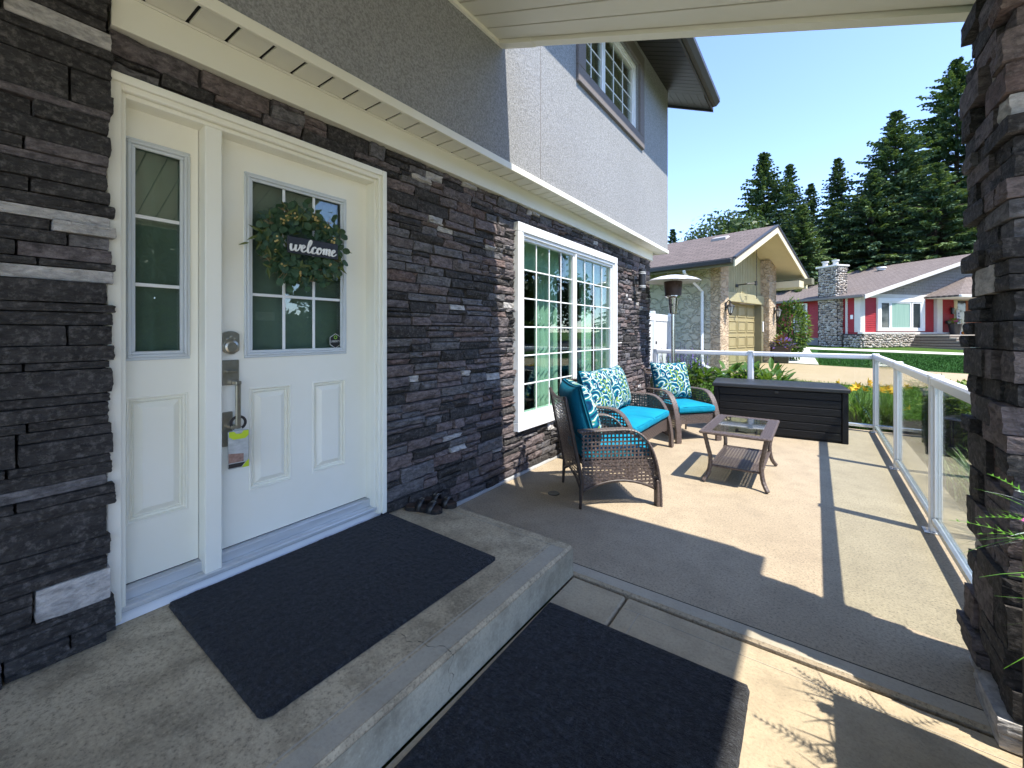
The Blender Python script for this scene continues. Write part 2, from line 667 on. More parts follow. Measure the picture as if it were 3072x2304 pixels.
# ------------------------------------------------------------------ stone veneer
def stone_unit(seed, nu, nv, mat_):
    """split-faced ledge stone: depth +x (0..1), width y and height z in -.5..+.5"""
    r = random.Random(seed)
    off = Vector((r.uniform(0, 90), r.uniform(0, 90), r.uniform(0, 90)))
    tilt, tilz = r.uniform(-.22, .22), r.uniform(-.25, .25)
    b = MB()
    vs, fs = [], []
    for i in range(nu):
        for j in range(nv):
            u, v = i / (nu - 1) * 2 - 1, j / (nv - 1) * 2 - 1
            edge_u, edge_v = abs(u) > .99, abs(v) > .99
            n1 = noise.noise(off + Vector((u * 1.6, v * 1.0, 0)))
            n2 = noise.noise(off * 2 + Vector((u * 4.2, v * 2.6, 4)))
            d = .80 + .34 * n1 + .20 * n2 + tilt * u + tilz * v
            if edge_u or edge_v:
                d -= .12 + .16 * r.random()
            d = max(.18, d)
            yy = u * .5 - (.010 + .018 * r.random()) * (1 if u > 0 else -1) * edge_u + .012 * n2
            zz = v * .5 - (.02 + .05 * r.random()) * (1 if v > 0 else -1) * edge_v + .05 * n1 * (1 - abs(v))
            vs.append((d, yy, zz))
    for i in range(nu - 1):
        for j in range(nv - 1):
            k = i * nv + j
            fs.append([k, k + nv, k + nv + 1, k + 1])
    ring = [i * nv for i in range(nu)] + [(nu - 1) * nv + j for j in range(1, nv)] + [i * nv + nv - 1 for i in range(nu - 2, -1, -1)] + [j for j in range(nv - 2, 0, -1)]
    o = len(vs)
    for k in ring:
        p = vs[k]
        vs.append((-.6, p[1] * 1.0, p[2] * 1.0))
    n = len(ring)
    for k in range(n):
        fs.append([ring[k], o + k, o + (k + 1) % n, ring[(k + 1) % n]])
    b.add(vs, fs)
    return b, b.mesh('stone', [mat_], False)


def block_unit(seed, n, mat_, e=34.0, amp=.022):
    r = random.Random(seed)
    off = Vector((r.uniform(0, 90), r.uniform(0, 90), r.uniform(0, 90)))
    b = MB()
    for a in range(3):
        for s in (-1, 1):
            vs, fs = [], []
            for i in range(n):
                for j in range(n):
                    q = [0, 0, 0]
                    q[a] = s
                    q[(a + 1) % 3] = (i / (n - 1) * 2 - 1)
                    q[(a + 2) % 3] = (j / (n - 1) * 2 - 1)
                    k = (abs(q[0]) ** e + abs(q[1]) ** e + abs(q[2]) ** e) ** (-1 / e)
                    q = Vector([c * k for c in q])
                    d = noise.noise(off + q * 1.3) * amp * 1.5 + noise.noise(off * 2 + q * 3.5) * amp
                    d += noise.noise(off * 3 + q * 8.0) * amp * .7 + r.uniform(-.012, .012)
                    q = Vector((q.x * (1 + d * 1.3), q.y * (1 + d * .4), q.z * (1 + d * 1.0)))
                    vs.append(q * .5)
            for i in range(n - 1):
                for j in range(n - 1):
                    k = i * n + j
                    f = [k, k + n, k + n + 1, k + 1]
                    fs.append(f if s > 0 else f[::-1])
            b.add(vs, fs)
    return b, b.mesh('stone', [mat_], False)


WALLS = [[stone_unit(10 + 17 * k + 100 * m, 6, 4, STONES[m]) for k in range(6)] for m in range(6)]
BLOCKS = [[block_unit(900 + 13 * k + 100 * m, 7, STONES[m]) for k in range(5)] for m in range(6)]
KINDW = [22, 19, 24, 26, 5, 9]
KINDP = [66, 3, 3, 13, 1, 14]  # charcoal-heavy pier mix: the pier's deeper shade is put into its colour


def layout(rng, bands, spans, wmin=.13, wmax=.40):
    """ledge-stone bond: bands cut into segments, each one tall stone or two/three thin ones"""
    out = []
    for (z0, z1) in bands:
        H = z1 - z0
        for (y0, y1) in spans(z0, z1):
            y = y0
            while y < y1 - .02:
                w = rng.uniform(wmin, wmax) * (1.15 if H < .1 else 1)
                if y1 - (y + w) < wmin * .8:
                    w = y1 - y
                k = 1 if H < .075 else rng.choices([1, 2, 3], [24, 54, 22 if H > .10 else 0])[0]
                if k == 1 and H > .12 and w > .22:
                    w *= .75
                cuts = [0] + sorted(rng.uniform(.28, .72) if k == 2 else q + rng.uniform(-.07, .07) for q in ([.5] if k == 2 else [.33, .66] if k == 3 else [])) + [1]
                for a, c in zip(cuts, cuts[1:]):
                    if k > 1 and w > .24 and rng.random() < .45:
                        s = rng.uniform(.3, .7)
                        out.append((y, y + w * s, z0 + H * a, z0 + H * c))
                        out.append((y + w * s, y + w, z0 + H * a, z0 + H * c))
                    else:
                        out.append((y, y + w, z0 + H * a, z0 + H * c))
                y += w
    return out


def make_bands(rng, marks, lo=.085, hi=.15):
    out = []
    for a, c in zip(marks, marks[1:]):
        n = max(1, round((c - a) / rng.uniform(lo + .015, hi - .015)))
        ws = [rng.uniform(lo, hi) for _ in range(n)]
        s = sum(ws)
        z = a
        for w in ws:
            out.append((z, z + w * (c - a) / s))
            z += w * (c - a) / s
    return out


house = thing('house', 'dark stone and grey stucco house with white front door and covered porch', 'house', (0, 0, 0))
rng = random.Random(21)
DOOR_Y0, DOOR_Y1, DOOR_Z1 = .385, 1.668, 2.33
WIN = (3.085, 5.415, .43, 2.335)
WALL_END = 6.93


def spans(z0, z1):
    y0 = DOOR_Y0 if z0 >= DOOR_Z1 - .01 else DOOR_Y1
    if z0 >= .166 - .01 or y0 > 2.06:
        s = [y0, WALL_END]
    else:
        s = [2.06, WALL_END]
    zm = (z0 + z1) / 2
    if WIN[2] < zm < WIN[3]:
        return [(s[0], WIN[0]), (WIN[1], s[1])]
    return [tuple(s)]


rects = layout(rng, make_bands(rng, [.035, .167, WIN[2], 1.2, DOOR_Z1, 2.505], .062, .11), spans, .10, .32)
stones = []
cv = Vector((2.21, 0, 1.333))
for (y0, y1, z0, z1) in rects:
    k = rng.choices(range(6), KINDW)[0]
    if k == 5 and (y1 - y0 > .2 or z1 - z0 < .03):
        k = 0
    d = rng.uniform(.024, .050)
    g = .0035
    stones.append(('w', k, rng.randrange(6), (0.0 - .022, (y0 + y1) / 2, (z0 + z1) / 2), (d, y1 - y0 - g, z1 - z0 - g), rng.choice((-1, 1))))
prects = layout(rng, make_bands(rng, [.168, 1.2, 2.60], .085, .14), lambda a, c: [(-1.3, .392)], .2, .46)
for (y0, y1, z0, z1) in prects:
    k = rng.choices(range(6), KINDP)[0]
    if k == 5 and (z0 < .25 or y1 - y0 > .36 or z1 - z0 < .035):
        k = 0
    fx = rng.uniform(.045, .072)
    e = rng.uniform(-.012, .018) if y1 > .38 else 0
    stones.append(('b', k, rng.randrange(5), (fx - .075, (y0 + y1 + e) / 2, (z0 + z1) / 2), (.15, y1 - y0 - .004 + e, z1 - z0 - .003), rng.choice((-1, 1))))


def showsize(s):
    p = Vector(s[3])
    dx, dy = p.x - 2.21, p.y
    f = CF[0] * dx + CF[1] * dy
    r = .8094 * dx + .5872 * dy
    if f < .2 or abs(r / f) > 1.25 or not (-1.06 < (p.z - 1.333) / f < .82):
        return 0
    return s[4][1] * s[4][2] * abs(dx) / (p - cv).length ** 3


def place_stones(stones, parent, nmax, rotz=0.0):
    order = sorted(stones, key=showsize, reverse=True)
    rest = MB()
    for n, (t, k, i, p, s, flip) in enumerate(order):
        b, me = (WALLS if t == 'w' else BLOCKS)[k][i]
        if n < nmax:
            o = link('stone', me, parent, p)
            o.scale = (s[0], s[1] * flip, s[2])
        else:
            rest.xf = Matrix.Translation(p) @ Matrix.Diagonal((s[0], s[1] * flip, s[2], 1))
            rest.add(b.v, b.f, k)
    rest.xf = None
    if rest.v:
        structure(rest.build('small_stones', STONES, parent, smooth=False), 'stuff')


b = MB()
b.box(-.24, -.02, DOOR_Y1 + .001, WIN[0], -.1, 2.62)
b.box(-.24, -.02, WIN[1], WALL_END - .006, -.1, 2.62)
b.box(-.24, -.02, WIN[0], WIN[1], -.1, WIN[2] - .02)
b.box(-.24, -.02, WIN[0], WIN[1], WIN[3] + .02, 2.62)
b.box(-.24, -.02, DOOR_Y0 - .001, DOOR_Y1 + .001, DOOR_Z1 + .012, 2.62)
b.box(-.24, -.03, -3.0, DOOR_Y0 - .002, -.1, 2.62)
veneer = b.build('stone_wall', M['mortar'], house)
place_stones(stones, veneer, 300)
bx('base_flashing', M['alu'], house, -.016, .012, 2.062, WALL_END, .013, .036, .002)

# body of the house: floors, rear walls, rooms behind the glass
b = MB()
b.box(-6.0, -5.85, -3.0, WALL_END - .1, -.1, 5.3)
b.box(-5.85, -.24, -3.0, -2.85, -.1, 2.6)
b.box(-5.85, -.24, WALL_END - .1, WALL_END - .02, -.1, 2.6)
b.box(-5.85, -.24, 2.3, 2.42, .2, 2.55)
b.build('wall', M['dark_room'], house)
bx('floor', mat('interior_floor', (.20, .13, .08), (.15, .10, .06), .4, 3), house, -5.85, -.24, -2.85, 6.83, .0, .16, .002)
bx('ceiling', mat('interior_ceiling', (.5, .48, .44), None, .8, 2), house, -5.85, -.24, -2.85, 6.83, 2.52, 2.61, .002)

# white band above the stone
bx('frieze_board', M['cream_metal'], house, -.018, .040, .394, WALL_END + .01, 2.506, 2.648, .002)
bx('frieze_board', M['cream_metal'], house, -.018, .040, -3.0, .392, 2.602, 2.648, .002)
bx('frieze_return', M['cream_metal'], house, -.6, -.02, WALL_END - .018, WALL_END + .012, 2.506, 2.6475, .002)

# overhanging upper storey
SX, SY = .205, 7.2
soff = link('overhang_soffit', None, house)
sm = MB()
sm.cbox(0, 1, .001, .133, 0, .012, .003)
sme = sm.mesh('soffit_panel', [M['soffit']])
for i in range(70):
    y = -3.0 + i * .1455
    if y + .14 > SY - .01:
        break
    o = link('soffit_panel', sme, soff, (.041, y, 2.652))
    o.scale = (SX - .042 - .004, 1, 1)
bx('soffit_channel', M['soffit'], soff, .0405, .047, -3.0, SY - .02, 2.6395, 2.6505, .001)
b = MB()
b.box(-.5, SX - .02, -3.0, SY - .01, 2.6665, 2.70)
b.build('soffit_backing', M['mortar'], soff)
b = MB()
for i in range(4):
    b.cbox(-.6 + i * .15, -.6 + i * .15 + .143, WALL_END + .013, SY - .03, 2.652, 2.663, .002)
b.build('end_soffit', M['soffit'], soff)
bx('drip_edge', M['cream_metal'], house, SX - .006, SX + .016, -3.0, SY + .016, 2.646, 2.700, .003)
bx('drip_edge', M['cream_metal'], house, -.6, SX - .007, SY - .006, SY + .016, 2.646, 2.700, .003)

UW = (4.06, 5.76, 4.10, 5.06)          # upper window glass area
b = MB()
b.box(SX - .25, SX, -3.0, UW[0], 2.7005, 5.62)
b.box(SX - .25, SX, UW[1], SY, 2.7005, 5.62)
b.box(SX - .25, SX, UW[0], UW[1], 2.7005, UW[2])
b.box(SX - .25, SX, UW[0], UW[1], UW[3], 5.62)
b.build('stucco_wall', M['stucco'], house)
b = MB()
b.box(-6.0, SX - .2505, SY - .24, SY, 2.7005, 5.60)
b.build('stucco_wall', M['stucco'], house)
bx('control_joint', M['stucco_trim'], house, SX - .004, SX + .0018, 3.2, 3.205, 2.702, 5.3, .0005)
t0, t1 = .035, .17
b = MB()
b.cbox(SX - .004, SX + t0, UW[0] - t1, UW[1] + t1, UW[2] - t1, UW[2] - .002, .006)
b.cbox(SX - .004, SX + t0, UW[0] - t1, UW[0] - .002, UW[2] - .002, UW[3] + .002, .006)
b.cbox(SX - .004, SX + t0, UW[1] + .002, UW[1] + t1, UW[2] - .002, UW[3] + .002, .006)
b.cbox(SX - .004, SX + t0, UW[0] - t1, UW[1] + t1, UW[3] + .002, UW[3] + t1, .006)
b.build('window_trim', M['stucco_trim'], house)


def window(parent, x, y0, y1, z0, z1, fr, sashes, rows, glass, name='window'):
    """x = outer face of the frame"""
    w = link(name, None, parent)
    b = MB()
    b.cbox(x - .09, x, y0, y1, z0, z0 + fr, .004)
    b.cbox(x - .09, x, y0, y1, z1 - fr, z1, .004)
    b.cbox(x - .09, x - .0015, y0, y0 + fr, z0 + fr, z1 - fr, .004)
    b.cbox(x - .09, x - .0015, y1 - fr, y1, z0 + fr, z1 - fr, .004)
    b.build('frame', M['window_white'], w)
    for (a, c, n) in sashes:
        s = MB()
        q = .028
        s.cbox(x - .07, x - .022, a, c, z0 + fr, z0 + fr + q, .003)
        s.cbox(x - .07, x - .022, a, c, z1 - fr - q, z1 - fr, .003)
        s.cbox(x - .07, x - .0235, a, a + q, z0 + fr + q, z1 - fr - q, .003)
        s.cbox(x - .07, x - .0235, c - q, c, z0 + fr + q, z1 - fr - q, .003)
        s.build('sash', M['window_white'], w)
        ga, gc, gz0, gz1 = a + q, c - q, z0 + fr + q, z1 - fr - q
        p = MB()
        p.box(x - .056, x - .050, ga - .005, gc + .005, gz0 - .005, gz1 + .005)
        p.build('pane', glass, w)
        for i in range(1, n):
            yy = ga + (gc - ga) * i / n
            bx('muntin', M['window_white'], w, x - .049, x - .040, yy - .007, yy + .007, gz0, gz1, .003)
        for i in range(1, rows):
            zz = gz0 + (gz1 - gz0) * i / rows
            bx('muntin', M['window_white'], w, x - .0485, x - .0405, ga, gc, zz - .007, zz + .007, .003)
    return w


w = window(house, SX - .03, UW[0], UW[1], UW[2], UW[3], .05, [(UW[0] + .05, 4.70, 2), (4.72, UW[1] - .05, 3)], 4, M['upper_glass'])
bx('mullion', M['window_white'], w, SX - .115, SX - .036, 4.701, 4.719, UW[2] + .05, UW[3] - .05, .002)


def curtain(parent, x, y0, y1, z0, z1, mat_, fold=.09, amp=.03, seed=1):
    r = random.Random(seed)
    b = MB()
    n = max(8, int((y1 - y0) / fold * 8))
    ph = [r.uniform(0, 6.28) for _ in range(4)]
    top, bot = [], []
    for i in range(n + 1):
        t = i / n
        y = y0 + (y1 - y0) * t
        q = t * (y1 - y0) / fold * 6.28
        dx = amp * (math.sin(q + ph[0]) + .35 * math.sin(2.3 * q + ph[1]))
        top.append((x + dx * .8, y, z1))
        bot.append((x + dx * 1.15, y + .01 * math.sin(q * .5 + ph[2]), z0))
    b.add(top + bot, [[i, i + 1, n + 2 + i, n + 1 + i] for i in range(n)])
    return b.build('curtain', mat_, parent, smooth=True)


M['drape_tan'] = mat('tan_drapes', (.22, .165, .085), (.17, .13, .07), .9, 5)
M['drape_white'] = mat('white_curtain', (.50, .56, .50), (.44, .50, .44), .9, 5)
M['shade'] = mat('roman_shade', (.46, .50, .40), (.40, .44, .34), .9, 6)
curtain(w, SX - .17, UW[0], UW[1], UW[2] - .02, UW[3] + .1, M['drape_tan'], .12, .022, 4)
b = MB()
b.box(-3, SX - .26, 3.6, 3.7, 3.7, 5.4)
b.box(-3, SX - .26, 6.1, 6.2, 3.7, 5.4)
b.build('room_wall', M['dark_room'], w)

# main roof: rafters' soffit slopes down outwards, gutter along the eave
RS = .42


def zr(x):
    return 5.44 - RS * x


roof = link('roof', None, house)
b = MB()
n = int((7.75 - (-3.0)) / .1)
for i in range(n):
    y = 7.2 - i * .115
    if y < -3:
        break
    b.add([(SX, y - .105, zr(SX)), (.78, y - .105, zr(.78)), (.78, y, zr(.78)), (SX, y, zr(SX)),
           (SX, y - .105, zr(SX) + .012), (.78, y - .105, zr(.78) + .012), (.78, y, zr(.78) + .012), (SX, y, zr(SX) + .012)],
          [(0, 1, 2, 3), (0, 4, 5, 1), (1, 5, 6, 2), (2, 6, 7, 3), (3, 7, 4, 0), (4, 7, 6, 5)])
b.build('eave_soffit', M['dark_soffit'], roof)
b = MB()
for i in range(40):
    x = .76 - i * .11
    b.add([(x, 7.205, zr(x)), (x, 7.74, zr(x)), (x - .106, 7.74, zr(x - .106)), (x - .106, 7.205, zr(x - .106)),
           (x, 7.205, zr(x) + .01), (x, 7.74, zr(x) + .01), (x - .106, 7.74, zr(x - .106) + .01), (x - .106, 7.205, zr(x - .106) + .01)],
          [(0, 1, 2, 3), (0, 4, 5, 1), (1, 5, 6, 2), (2, 6, 7, 3), (3, 7, 4, 0), (4, 7, 6, 5)])
b.build('rake_soffit', M['dark_soffit'], roof)
b = MB()
b.prism([(.8, zr(.8) + .018), (-4.5, zr(-4.5) + .018), (-4.5, zr(-4.5) + .2), (.8, zr(.8) + .17)], lambda p, q, t: (p, t, q), -3.0, 7.75)
M['roof_dark'] = shingle_mat('house_shingles', (.06, .055, .052), (.085, .075, .07), 0)
b.build('shingles', M['roof_dark'], roof)
b = MB()
b.prism([(.782, zr(.78) - .02), (.802, zr(.78) - .02), (.802, zr(.78) + .16), (.782, zr(.78) + .16)], lambda p, q, t: (p, t, q), -3.0, 7.76)
b.build('fascia', M['dark_soffit'], roof)
b = MB()
z_ = zr(.8)
gp_ = [(.804, z_ + .13), (.804, z_ + .02), (.86, z_ + .02), (.915, z_ + .075), (.915, z_ + .14), (.905, z_ + .14), (.905, z_ + .08), (.857, z_ + .03), (.812, z_ + .03), (.812, z_ + .13)]
b.prism(gp_, lambda p, q, t: (p, t, q), -3.0, 7.70)
b.build('gutter', M['dark_soffit'], roof)
b = MB()
b.prism([(.80, zr(.80) - .03), (-4.5, zr(-4.5) - .03), (-4.5, zr(-4.5) + .21), (.80, zr(.80) + .19)], lambda p, q, t: (p, t, q), 7.752, 7.78)
b.build('rake_board', M['dark_soffit'], roof)

# ------------------------------------------------------------------ porch roof (sloping soffit)
PS = .3525


def zp(x):
    return 3.676 - PS * x


PX0, PX1, PY1 = SX + .003, 3.33, 2.60
porch = link('porch_roof', None, house)
pm = MB()


def slab(b, x0, x1, y0, y1, dz0, dz1, mi=0):
    b.add([(x0, y0, zp(x0) + dz0), (x1, y0, zp(x1) + dz0), (x1, y1, zp(x1) + dz0), (x0, y1, zp(x0) + dz0),
           (x0, y0, zp(x0) + dz1), (x1, y0, zp(x1) + dz1), (x1, y1, zp(x1) + dz1), (x0, y1, zp(x0) + dz1)],
          [(0, 3, 2, 1), (4, 5, 6, 7), (0, 1, 5, 4), (1, 2, 6, 5), (2, 3, 7, 6), (3, 0, 4, 7)], mi)


b0 = MB()
slab(b0, PX0, PX1 - .01, -.136, 0, 0, .014)
bme = b0.mesh('soffit_board', [M['soffit']])
y = PY1 - .045
while y > -3.0:
    link('soffit_board', bme, porch, (0, y, 0))
    y -= .149
b = MB()
slab(b, PX0, PX1 - .008, -3.2, PY1 - .005, .016, .05)
b.build('soffit_backing', M['rubber'], porch)
b = MB()
slab(b, PX0, PX1, PY1 - .034, PY1 + .035, -.026, .22)
b.build('verge_board', M['cream_metal'], porch)
b = MB()
slab(b, PX0, .52, PY1 - .038, PY1 + .039, -.030, .10)
b.build('verge_splice', M['cream_metal'], porch)
b = MB()
slab(b, PX0, PX1 + .03, -3.2, PY1 + .05, .222, .26)
b.build('shingles', M['roof_dark'], porch)
b = MB()
ze = zp(PX1)
b.box(PX1, PX1 + .022, -3.2, PY1 + .04, ze - .03, ze + .2)
b.build('fascia', M['cream_metal'], porch)
b = MB()
b.prism([(PX1 + .024, ze + .17), (PX1 + .024, ze + .06), (PX1 + .08, ze + .06), (PX1 + .12, ze + .10), (PX1 + .12, ze + .18), (PX1 + .112, ze + .18), (PX1 + .112, ze + .105), (PX1 + .078, ze + .07), (PX1 + .032, ze + .07), (PX1 + .032, ze + .17)],
        lambda p, q, t: (p, t, q), -3.2, PY1 + .03)
b.build('gutter', M['cream_metal'], porch)
b = MB()
b.box(SX + .001, SX + .022, -3.0, PY1 + .03, zp(SX) - .035, zp(SX) - .004)
b.build('wall_trim', M['cream_metal'], porch)

# ------------------------------------------------------------------ entrance door
door = link('front_door', None, house)
fx = .012
b = MB()
b.cbox(-.13, fx, DOOR_Y0, DOOR_Y0 + .045, .20, DOOR_Z1, .004)
b.cbox(-.13, fx, DOOR_Y1 - .045, DOOR_Y1, .20, DOOR_Z1, .004)
b.cbox(-.13, fx - .0015, DOOR_Y0 + .045, DOOR_Y1 - .045, DOOR_Z1 - .045, DOOR_Z1 - .0015, .004)
b.cbox(-.135, -.012, DOOR_Y0 + .044, DOOR_Y0 + .062, .24, DOOR_Z1 - .045, .003)
b.cbox(-.135, -.012, DOOR_Y1 - .062, DOOR_Y1 - .044, .24, DOOR_Z1 - .045, .003)
b.cbox(-.136, -.013, DOOR_Y0 + .062, DOOR_Y1 - .062, DOOR_Z1 - .064, DOOR_Z1 - .044, .003)
b.build('door_frame', M['white_paint'], door)
bx('brick_mould', M['white_paint'], door, fx + .0005, fx + .014, DOOR_Y1 - .028, DOOR_Y1 + .004, .20, DOOR_Z1 + .012, .003)
bx('brick_mould', M['white_paint'], door, fx + .0005, fx + .014, DOOR_Y0 + .002, DOOR_Y1 - .029, DOOR_Z1 - .022, DOOR_Z1 + .012, .003)
bx('mullion', M['white_paint'], door, -.135, -.018, .716, .783, .235, DOOR_Z1 - .0455, .004)


def panel_leaf(name, y0, y1, z0, z1, xf, glass, panels):
    """door leaf with holes: glass rect and raised panels"""
    b = MB()
    ys = sorted({y0, y1, glass[0], glass[1], *[p for q in panels for p in q[:2]]})
    zs = sorted({z0, z1, glass[2], glass[3], *[p for q in panels for p in q[2:]]})
    for a, c in zip(ys, ys[1:]):
        for d, e in zip(zs, zs[1:]):
            my, mz = (a + c) / 2, (d + e) / 2
            if any(q[0] < my < q[1] and q[2] < mz < q[3] for q in [glass] + panels):
                continue
            b.add([(xf, a, d), (xf, c, d), (xf, c, e), (xf, a, e)], [(0, 1, 2, 3)])
    for q in panels:
        steps = [(0, 0), (.003, .004), (.008, .004), (.013, -.013), (.019, -.014), (.024, -.004), (.028, -.016), (.054, .001)]
        for (i0, d0), (i1, d1) in zip(steps, steps[1:]):
            o = [(q[0] + i0, q[2] + i0), (q[1] - i0, q[2] + i0), (q[1] - i0, q[3] - i0), (q[0] + i0, q[3] - i0)]
            n_ = [(q[0] + i1, q[2] + i1), (q[1] - i1, q[2] + i1), (q[1] - i1, q[3] - i1), (q[0] + i1, q[3] - i1)]
            vs = [(xf + d0, *p) for p in o] + [(xf + d1, *p) for p in n_]
            b.add(vs, [(i, (i + 1) % 4, 4 + (i + 1) % 4, 4 + i) for i in range(4)])
        b.add([(xf + .001, q[0] + .054, q[2] + .054), (xf + .001, q[1] - .054, q[2] + .054), (xf + .001, q[1] - .054, q[3] - .054), (xf + .001, q[0] + .054, q[3] - .054)], [(0, 1, 2, 3)])
    b.box(xf - .044, xf - .02, y0, y1, z0, glass[2] - .01)
    return b.build(name, M['white_paint'], door)


XL = -.098
panel_leaf('door_leaf', .786, 1.605, .292, 2.268, XL, (.936, 1.432, 1.236, 2.104), [(.929, 1.139, .532, 1.052), (1.256, 1.465, .532, 1.052)])
panel_leaf('sidelight', .449, .714, .292, 2.268, XL, (.486, .650, 1.246, 2.112), [(.463, .676, .532, 1.062)])
for (y0, y1, z0, z1, nc) in ((.936, 1.432, 1.236, 2.104, 3), (.486, .650, 1.246, 2.112, 1)):
    b = MB()
    for (o, i, d) in ((.032, .020, .010), (.020, .008, .016), (.008, -.006, .009)):
        for k in range(4):
            if k == 0:
                b.cbox(XL - .004, XL + d, y0 - o, y1 + o, z0 - o, z0 - i, .003)
            elif k == 1:
                b.cbox(XL - .004, XL + d, y0 - o, y1 + o, z1 + i, z1 + o, .003)
            elif k == 2:
                b.cbox(XL - .004, XL + d, y0 - o, y0 - i, z0 - i, z1 + i, .003)
            else:
                b.cbox(XL - .004, XL + d, y1 + i, y1 + o, z0 - i, z1 + i, .003)
    b.build('glass_moulding', M['grey_moulding'], door)
    b = MB()
    b.box(XL - .016, XL - .010, y0 - .004, y1 + .004, z0 - .004, z1 + .004)
    b.build('pane', M['door_glass'], door)
    for i in range(1, nc):
        yy = y0 + (y1 - y0) * i / nc
        bx('muntin', M['window_white'], door, XL - .0095, XL - .003, yy - .0075, yy + .0075, z0 + .001, z1 - .001, .002)
    for i in range(1, 3):
        zz = z0 + (z1 - z0) * i / 3
        bx('muntin', M['window_white'], door, XL - .0095, XL - .0035, y0 + .001, y1 - .001, zz - .0075, zz + .0075, .002)
M['privacy'] = mat('privacy_curtain', (.20, .235, .21), (.16, .19, .17), .8, 3)
curtain(door, -.165, .44, .71, .24, 2.28, M['privacy'], .13, .006, 8)
curtain(door, -.165, .80, 1.60, .24, 2.28, M['privacy'], .16, .006, 9)
b = MB()
b.cbox(-.13, -.058, DOOR_Y0 + .046, DOOR_Y1 - .046, .215, .286, .004)
b.cbox(-.0575, -.04, DOOR_Y0 + .01, DOOR_Y1 + .012, .206, .245, .003)
for k in range(4):
    x = -.094 + k * .0095
    b.cbox(x, x + .005, DOOR_Y0 + .063, DOOR_Y1 - .063, .2862, .2885, .001)
b.cbox(-.0395, -.006, DOOR_Y0 + .004, DOOR_Y1 + .012, .222, .243, .004)
b.build('threshold', M['alu'], door)
bx('sill_board', M['rail_white'], door, -.1, -.034, DOOR_Y0 + .002, DOOR_Y1 + .002, .1675, .2215, .003)
bx('weather_strip', M['rubber'], door, XL - .04, XL - .006, .45, 1.605, .2866, .2915, .001)

# lockset
b = MB()
poly = []
for k in range(24):
    t = 2 * math.pi * k / 24
    poly.append((.842 + max(-.036, min(.036, .052 * math.cos(t))), 1.284 + .055 * math.sin(t)))
b.prism(poly, lambda p, q, t: (t, p, q), XL + .0005, XL + .018)
lock = b.build('deadbolt', M['nickel'], door)
b = MB()
b.xf = Matrix.Translation((XL + .018, .842, 1.262)) @ Matrix.Rotation(R(90), 4, 'Y')
b.lathe([(.034, -.001), (.034, .007), (.030, .010), (.030, .013), (.022, .016), (.0, .016)], 24)
b.box(-.008, .008, -.0012, .0012, .0165, .018)
for k, (dy, dz) in enumerate(((-.016, .034), (0, .045), (.016, .034), (-.021, .016), (.0, .024), (.021, .016))):
    b.xf = Matrix.Translation((XL + .018, .842 + dy, 1.262 + dz + .004)) @ Matrix.Rotation(R(90), 4, 'Y')
    b.lathe([(.0062, 0), (.0062, .003), (.0, .004)], 10)
b.build('keypad', M['nickel'], door, smooth=False)
b = MB()
b.cbox(XL + .0005, XL + .014, .804, .879, 1.078, 1.198, .003)
b.cbox(XL + .0005, XL + .012, .808, .852, .782, .948, .003)
b.cbox(XL + .014, XL + .066, .846, .870, 1.080, 1.098, .003)
b.cbox(XL + .050, XL + .066, .846, .868, .87, 1.081, .004)
b.cbox(XL + .012, XL + .0655, .826, .868, .872, .888, .003)
b.cbox(XL + .014, XL + .040, .818, .866, 1.140, 1.150, .002)
b.build('door_handle', M['nickel'], door)

# alarm sticker on the glass
M['sticker_black'] = mat('sticker_black', (.012, .012, .014), None, .4, 10)
M['sticker_white'] = mat('sticker_white', (.75, .75, .72), None, .5, 10)
M['sticker_green'] = mat('sticker_green', (.30, .55, .05), None, .5, 10)
st = link('alarm_sticker', None, door)


def hexa(r):
    return [(1.402 + r * math.sin(k * math.pi / 3) * .93, 1.282 + r * math.cos(k * math.pi / 3)) for k in range(6)]


XS = XL - .0098
for r, x0, x1, m in ((.044, 0, .0006, 'sticker_white'), (.0405, .0007, .0011, 'sticker_black')):
    b = MB()
    b.prism(hexa(r), lambda p, q, t: (t, p, q), XS + x0, XS + x1)
    b.build('sticker_layer', M[m], door)
YZ = Matrix(((0, 0, 1, 0), (1, 0, 0, 0), (0, 1, 0, 0), (0, 0, 0, 1)))
text_obj('lettering', 'LIBERTY', .0165, M['sticker_white'], door, Matrix.Translation((XS + .0013, 1.402, 1.279)) @ YZ, .0002)
b = MB()
for k in range(16):
    t0_, t1_ = 2 * math.pi * k / 16, 2 * math.pi * (k + 1) / 16
    b.add([(XS + .0014, 1.402 + rr_ * math.cos(t), 1.303 + rr_ * math.sin(t)) for (rr_, t) in ((.011, t0_), (.011, t1_), (.007, t1_), (.007, t0_))], [(0, 1, 2, 3)])
b.build('sticker_ring', M['sticker_green'], door)
bpy.data.objects.remove(st)

# ------------------------------------------------------------------ big living room window
win = window(house, .03, WIN[0] + .085, WIN[1] - .085, WIN[2] + .085, WIN[3] - .085, .03,
             [(WIN[0] + .115, 4.235, 4), (4.265, WIN[1] - .115, 4)], 6, M['glass'])
b = MB()
b.cbox(-.03, .046, WIN[0], WIN[1], WIN[2], WIN[2] + .084, .005)
b.cbox(-.03, .046, WIN[0], WIN[1], WIN[3] - .084, WIN[3], .005)
b.cbox(-.03, .0445, WIN[0], WIN[0] + .084, WIN[2] + .084, WIN[3] - .084, .005)
b.cbox(-.03, .0445, WIN[1] - .084, WIN[1], WIN[2] + .084, WIN[3] - .084, .005)
b.build('casing', M['window_white'], win)
bx('mullion', M['window_white'], win, -.06, .024, 4.2355, 4.2645, WIN[2] + .115, WIN[3] - .115, .003)
b = MB()
b.box(-.24, -.062, WIN[0] + .05, WIN[0] + .085, WIN[2], WIN[3])
